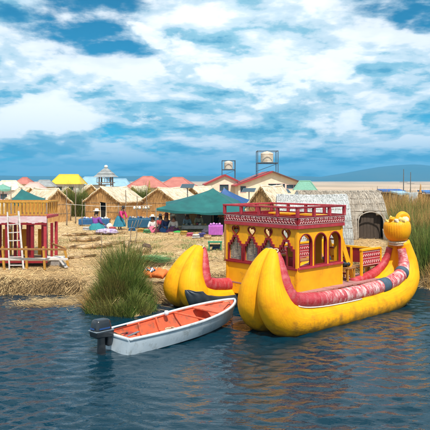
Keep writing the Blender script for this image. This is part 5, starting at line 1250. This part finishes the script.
def hip_house(name, label, x, y, yaw, w, L, hw, hp, wall, roof, wins=(), rl=.3):
    t = thing(name, label, 'building', (x, y, gz(x, y)), yaw, 'hip-roofed houses far behind'); h = w/2
    obj('front_wall', plate([(-h,-.3),(h,-.3),(h,hw),(-h,hw)], [[(a,b),(c,b),(c,d),(a,d)] for a,b,c,d in wins], .15, frame_m((0,0,0), (1,0,0), (0,0,1))), wall, t)
    for s in (-1, 1): MB().box((s*(h-.08), L/2, hw/2 - .15), (.15, L - .16, hw + .28)).build('side_wall', wall, t)
    MB().box((0, L, hw/2 - .15), (w, .15, hw + .29)).build('back_wall', wall, t)
    o = .5; c = [(-h-o, -o, hw), (h+o, -o, hw), (h+o, L+o, hw), (-h-o, L+o, hw)]; r = [(-w*rl/2, L/2, hp), (w*rl/2, L/2, hp)]
    rf = MB().add(c + r, [(0,1,5,4), (1,2,5), (2,3,4,5), (3,0,4), (3,2,1,0)]).build('roof', roof, t)
    MB().tube([r[0], r[1]], .09, 8).build('ridge_cap', roof, t)
    for e, q in ((0,0),(1,1),(2,1),(3,0)): MB().tube([c[e], r[q]], .07, 6).build('hip_cap', roof, t)
    for a,b,cc_,d in wins:
        w_ = empty('window', parent=t); MB().box(((a+cc_)/2, .02, (b+d)/2), (cc_-a, .02, d-b)).build('pane', GLASS, w_)
        fr = MB()
        for zz in (b, d): fr.beam((a-.05, -.04, zz), (cc_+.05, -.04, zz), .14, .08)
        for xx in (a, cc_): fr.beam((xx, -.04, b+.04), (xx, -.04, d-.04), .14, .08)
        fr.build('frame', PINKW, w_)
    return t
PKROOF = mat('salmon_metal_roof', (.44, .155, .115), (.36, .11, .085), .6, 1.2, 5, bump=.2, bscale=6)
c = D(147, 0, 88); hip_house('hip_roofed_house', 'left red hip-roofed house behind the reed huts', c.x, 88, R(4), 5.6, 5, 2.6, 4.25, CREAM, PKROOF, [(-2.2, 1.3, -1.2, 2.2)], .25)
c = D(175, 0, 88); hip_house('hip_roofed_house', 'right red hip-roofed house behind the reed huts', c.x, 88, R(-6), 5.0, 5, 2.5, 4.05, CREAM, PKROOF, [(.2, 1.3, 1.2, 2.1)], .3)
WHW = mat('whitewash', (.66, .65, .62), (.55, .53, .5), .85, 1, 5)
c = D(66, 0, 100); hip_house('hip_roofed_house', 'white house with a bright yellow roof', c.x, 100, R(2), 4.3, 4.5, 3.0, 4.6, WHW, YROOF, [(-1.6, 1.7, -.6, 2.6), (.3, 1.7, 1.3, 2.6)], .75)
c = D(92, 0, 108); hip_house('hip_roofed_house', 'long house with a pale blue roof around the lookout tower', c.x, 108, R(0), 4.6, 4.5, 2.9, 4.3, WHW, BROOF, [(-1.8, 1.6, -.6, 2.5)], .8)
c = D(118, 0, 104); hip_house('hip_roofed_house', 'low house with a pale blue roof right of the lookout tower', c.x, 104, R(0), 3.2, 4, 2.6, 3.9, WHW, BROOF, [(-.8, 1.4, .6, 2.2)], .7)
c = D(22, 0, 100); hip_house('hip_roofed_house', 'small house with a reddish roof at the far left', c.x, 100, R(0), 1.9, 3, 3.0, 4.1, CREAM, PKROOF, [], .4)
c = D(43, 0, 92); hip_house('hip_roofed_house', 'grey-roofed house left of the yellow roof', c.x, 92, R(8), 2.6, 3.4, 2.7, 3.7, CREAM, GROOF, [(-.8, 1.4, .2, 2.3)], .6)
c = D(6, 0, 84); hip_house('hip_roofed_house', 'cream house with a pale roof at the left edge', c.x, 84, R(6), 3.4, 3.4, 2.3, 3.6, WHW, HUTROOF, [(-.8, 1.0, .2, 1.8)], .6)
c = D(30, 0, 82); hip_house('hip_roofed_house', 'low house with a pale pink roof behind the small teal tent', c.x, 82, R(-4), 2.6, 3.2, 2.0, 3.3, CREAM, mat('pink_roof', (.55,.38,.32), (.5,.3,.26), .8, 2), [], .5)
c = D(305, 0, 74); hip_house('hip_roofed_house', 'green-walled shed right of the larger cream building', c.x, 74, R(-8), 1.9, 3, 2.5, 3.6, colr('pale_green_wall', (.20, .42, .28)), colr('green_roof', (.16,.34,.24)), [], .7)
def make_tower():
    c = D(106, 0, 96); t = thing('lookout_tower', 'grey tiered lookout tower topped with a white ball', 'tower', (c.x, 96, gz(c.x, 96)))
    for i in (-1, 1):
        for j in (-1, 1): MB().beam((i*1.0, j*1.0, 0), (i*.9, j*.9, 4.3), .16).build('leg', STICK, t)
    for z in (1.6, 3.0):
        for i in (-1, 1): MB().beam((-.98, i*.96, z), (.98, i*.96, z), .09).build('brace', STICK, t); MB().beam((i*.96, -.9, z + .1), (i*.96, .9, z + .1), .09).build('brace', STICK, t)
    MB().box((0,0,3.3), (2.5, 2.5, .12)).build('platform', STICK, t)
    for k in range(7): MB().box((-1.2 + .4*k, -1.22, 3.7), (.07, .07, .75)).build('baluster', STICK, t)
    MB().box((0,-1.22, 4.05), (2.5, .09, .09)).build('hand_rail', STICK, t)
    def tier(z, w0, w1, h):
        v = [(-w0,-w0,z),(w0,-w0,z),(w0,w0,z),(-w0,w0,z),(-w1,-w1,z+h),(w1,-w1,z+h),(w1,w1,z+h),(-w1,w1,z+h)]
        MB().add(v, [(3,2,1,0),(4,5,6,7),(0,1,5,4),(1,2,6,5),(2,3,7,6),(3,0,4,7)]).build('roof_tier', GROOF, t)
    tier(4.2, 1.75, 1.15, .5); tier(4.72, 1.25, .7, .45); tier(5.18, .75, .28, .42)
    MB().lathe([(.02,0),(.2,.05),(.3,.22),(.3,.34),(.2,.5),(.02,.56)], (0,0,5.58), 16).build('finial_ball', WHITEC, t, smooth=True)
make_tower()
def reed_cone(px, ptop, pbase, Y, wpx, label, m=HUTR):
    b = D(px, pbase, Y); h = D(px, ptop, Y).z - gz(b.x, Y); r = wpx/F*Y/2; t = thing('reed_cone', label, 'reed stack', (b.x, Y, gz(b.x, Y)), 0, 'conical reed stacks')
    pr = [tuple(q) for q in spline([(r, 0), (r*.8, h*.25), (r*.45, h*.55), (r*.22, h*.8), (.03, h)], 14)]
    me = MB().lathe(pr, (0,0,0), 20, None, 10, .05).mesh('stack'); jit(me, .08, px, 2.5); obj('stack', me, m, t, smooth=True)
    MB().torus((0,0,h*.72), r*.3, .05, 16, 6).build('binding', STICK, t, smooth=True)
reed_cone(149.5, 180, 200, 70, 9, 'pointed reed stack between the red-roofed houses')
reed_cone(420.5, 184, 205, 60, 11, 'pointed reed stack standing among the dry reeds at the right')

# ------------------------------------------------------------------ shelters and masts on the right
def shelter(px0, px1, ptop, Y, label, roofm, wallm):
    a, b = D(px0, ptop, Y), D(px1, ptop, Y); w = b.x - a.x; c = (a.x+b.x)/2; g = gz(c, Y); z = a.z - g; t = thing('shelter', label, 'shelter', (c, Y, g))
    MB().box((0, 1.2, z), (w, 3.0, .18), Matrix.Rotation(R(4), 3, 'X')).build('roof', roofm, t)
    for i in (-1, 1):
        for j in (0, 2.4): MB().beam((i*(w/2-.1), j, 0), (i*(w/2-.1), j, z - .1), .1).build('post', STICK, t)
    MB().box((0, 2.3, z/2 - .1), (w - .3, .06, z - .4)).build('back_wall', wallm, t)
shelter(382, 405, 190.5, 85, 'blue-roofed open shelter beyond the dry reeds', colr('blue_sheet_roof', (.02, .10, .34)), DOORW)
shelter(425, 440, 192, 70, 'blue-roofed shelter at the right edge beyond the reeds', colr('bright_blue_sheet', (.03, .16, .42)), DOORW)
shelter(397, 411, 193, 64, 'pale blue-roofed stall between the two masts', colr('pale_blue_sheet', (.30, .45, .52)), SHEET)
def leaning_panel():
    a = D(409, 204, 58); t = thing('leaning_panel', 'pale grey sheet leaning left of the right-hand reed stack', 'panel', (a.x, 58, gz(a.x, 58))); h = D(0, 192.5, 58).z - t.location.z
    MB().add([(-.35, 0, 0), (.55, 0, 0), (1.05, .6, h), (.25, .6, h), (-.35, .06, 0), (.55, .06, 0), (1.05, .66, h), (.25, .66, h)], [(0,1,2,3),(7,6,5,4),(0,4,5,1),(1,5,6,2),(2,6,7,3),(3,7,4,0)]).build('sheet', colr('grey_sheet', (.38,.43,.45)), t)
    MB().beam((.6, 1.2, 0), (.7, .66, h*.9), .06).build('prop', STICK, t)
leaning_panel()
def mast(px, ptop, Y, label):
    b = D(px, ptop, Y); g = gz(b.x, Y); t = thing('mast', label, 'mast', (b.x, Y, g), 0, 'masts beyond the reeds')
    MB().tube([(0,0,0), (0,0,(b.z-g)*.5), (.02,0,b.z-g)], [.08, .065, .04], 8).build('pole', STEEL, t); MB().beam((-.5,0,(b.z-g)*.68), (.5,0,(b.z-g)*.68), .05).build('cross_arm', STEEL, t)
mast(403.5, 169, 75, 'taller dark mast above the blue-roofed shelter'); mast(410.5, 172, 78, 'shorter mast right of the taller dark mast')
stick(377, 203, 186, .5, 'short dark stick beyond the grey thatched hut', .05)
# bushes between the huts
def bush(px, pbase, Y, wpx, hpx, label, m=None):
    b = D(px, pbase, Y); h = hpx/F*Y; r = wpx/F*Y/2; g = gz(b.x, Y); t = thing('reed_bush', label, 'bush')
    reed_clump('leaves', b.x, Y, r, r, 2600, h*.92, m or REEDG, None, None, None, w=.042, z0=g - .05, parent=t, lean=.2, hs=.25)
bush(76, 218, 60, 20, 30, 'tall green reed bush between the long-roofed hut and the doorway hut'); bush(141, 218, 62, 8, 28, 'narrow green reed bush between the two largest huts')
bush(199, 200, 62, 16, 16, 'low olive bush behind the teal canopy peak')
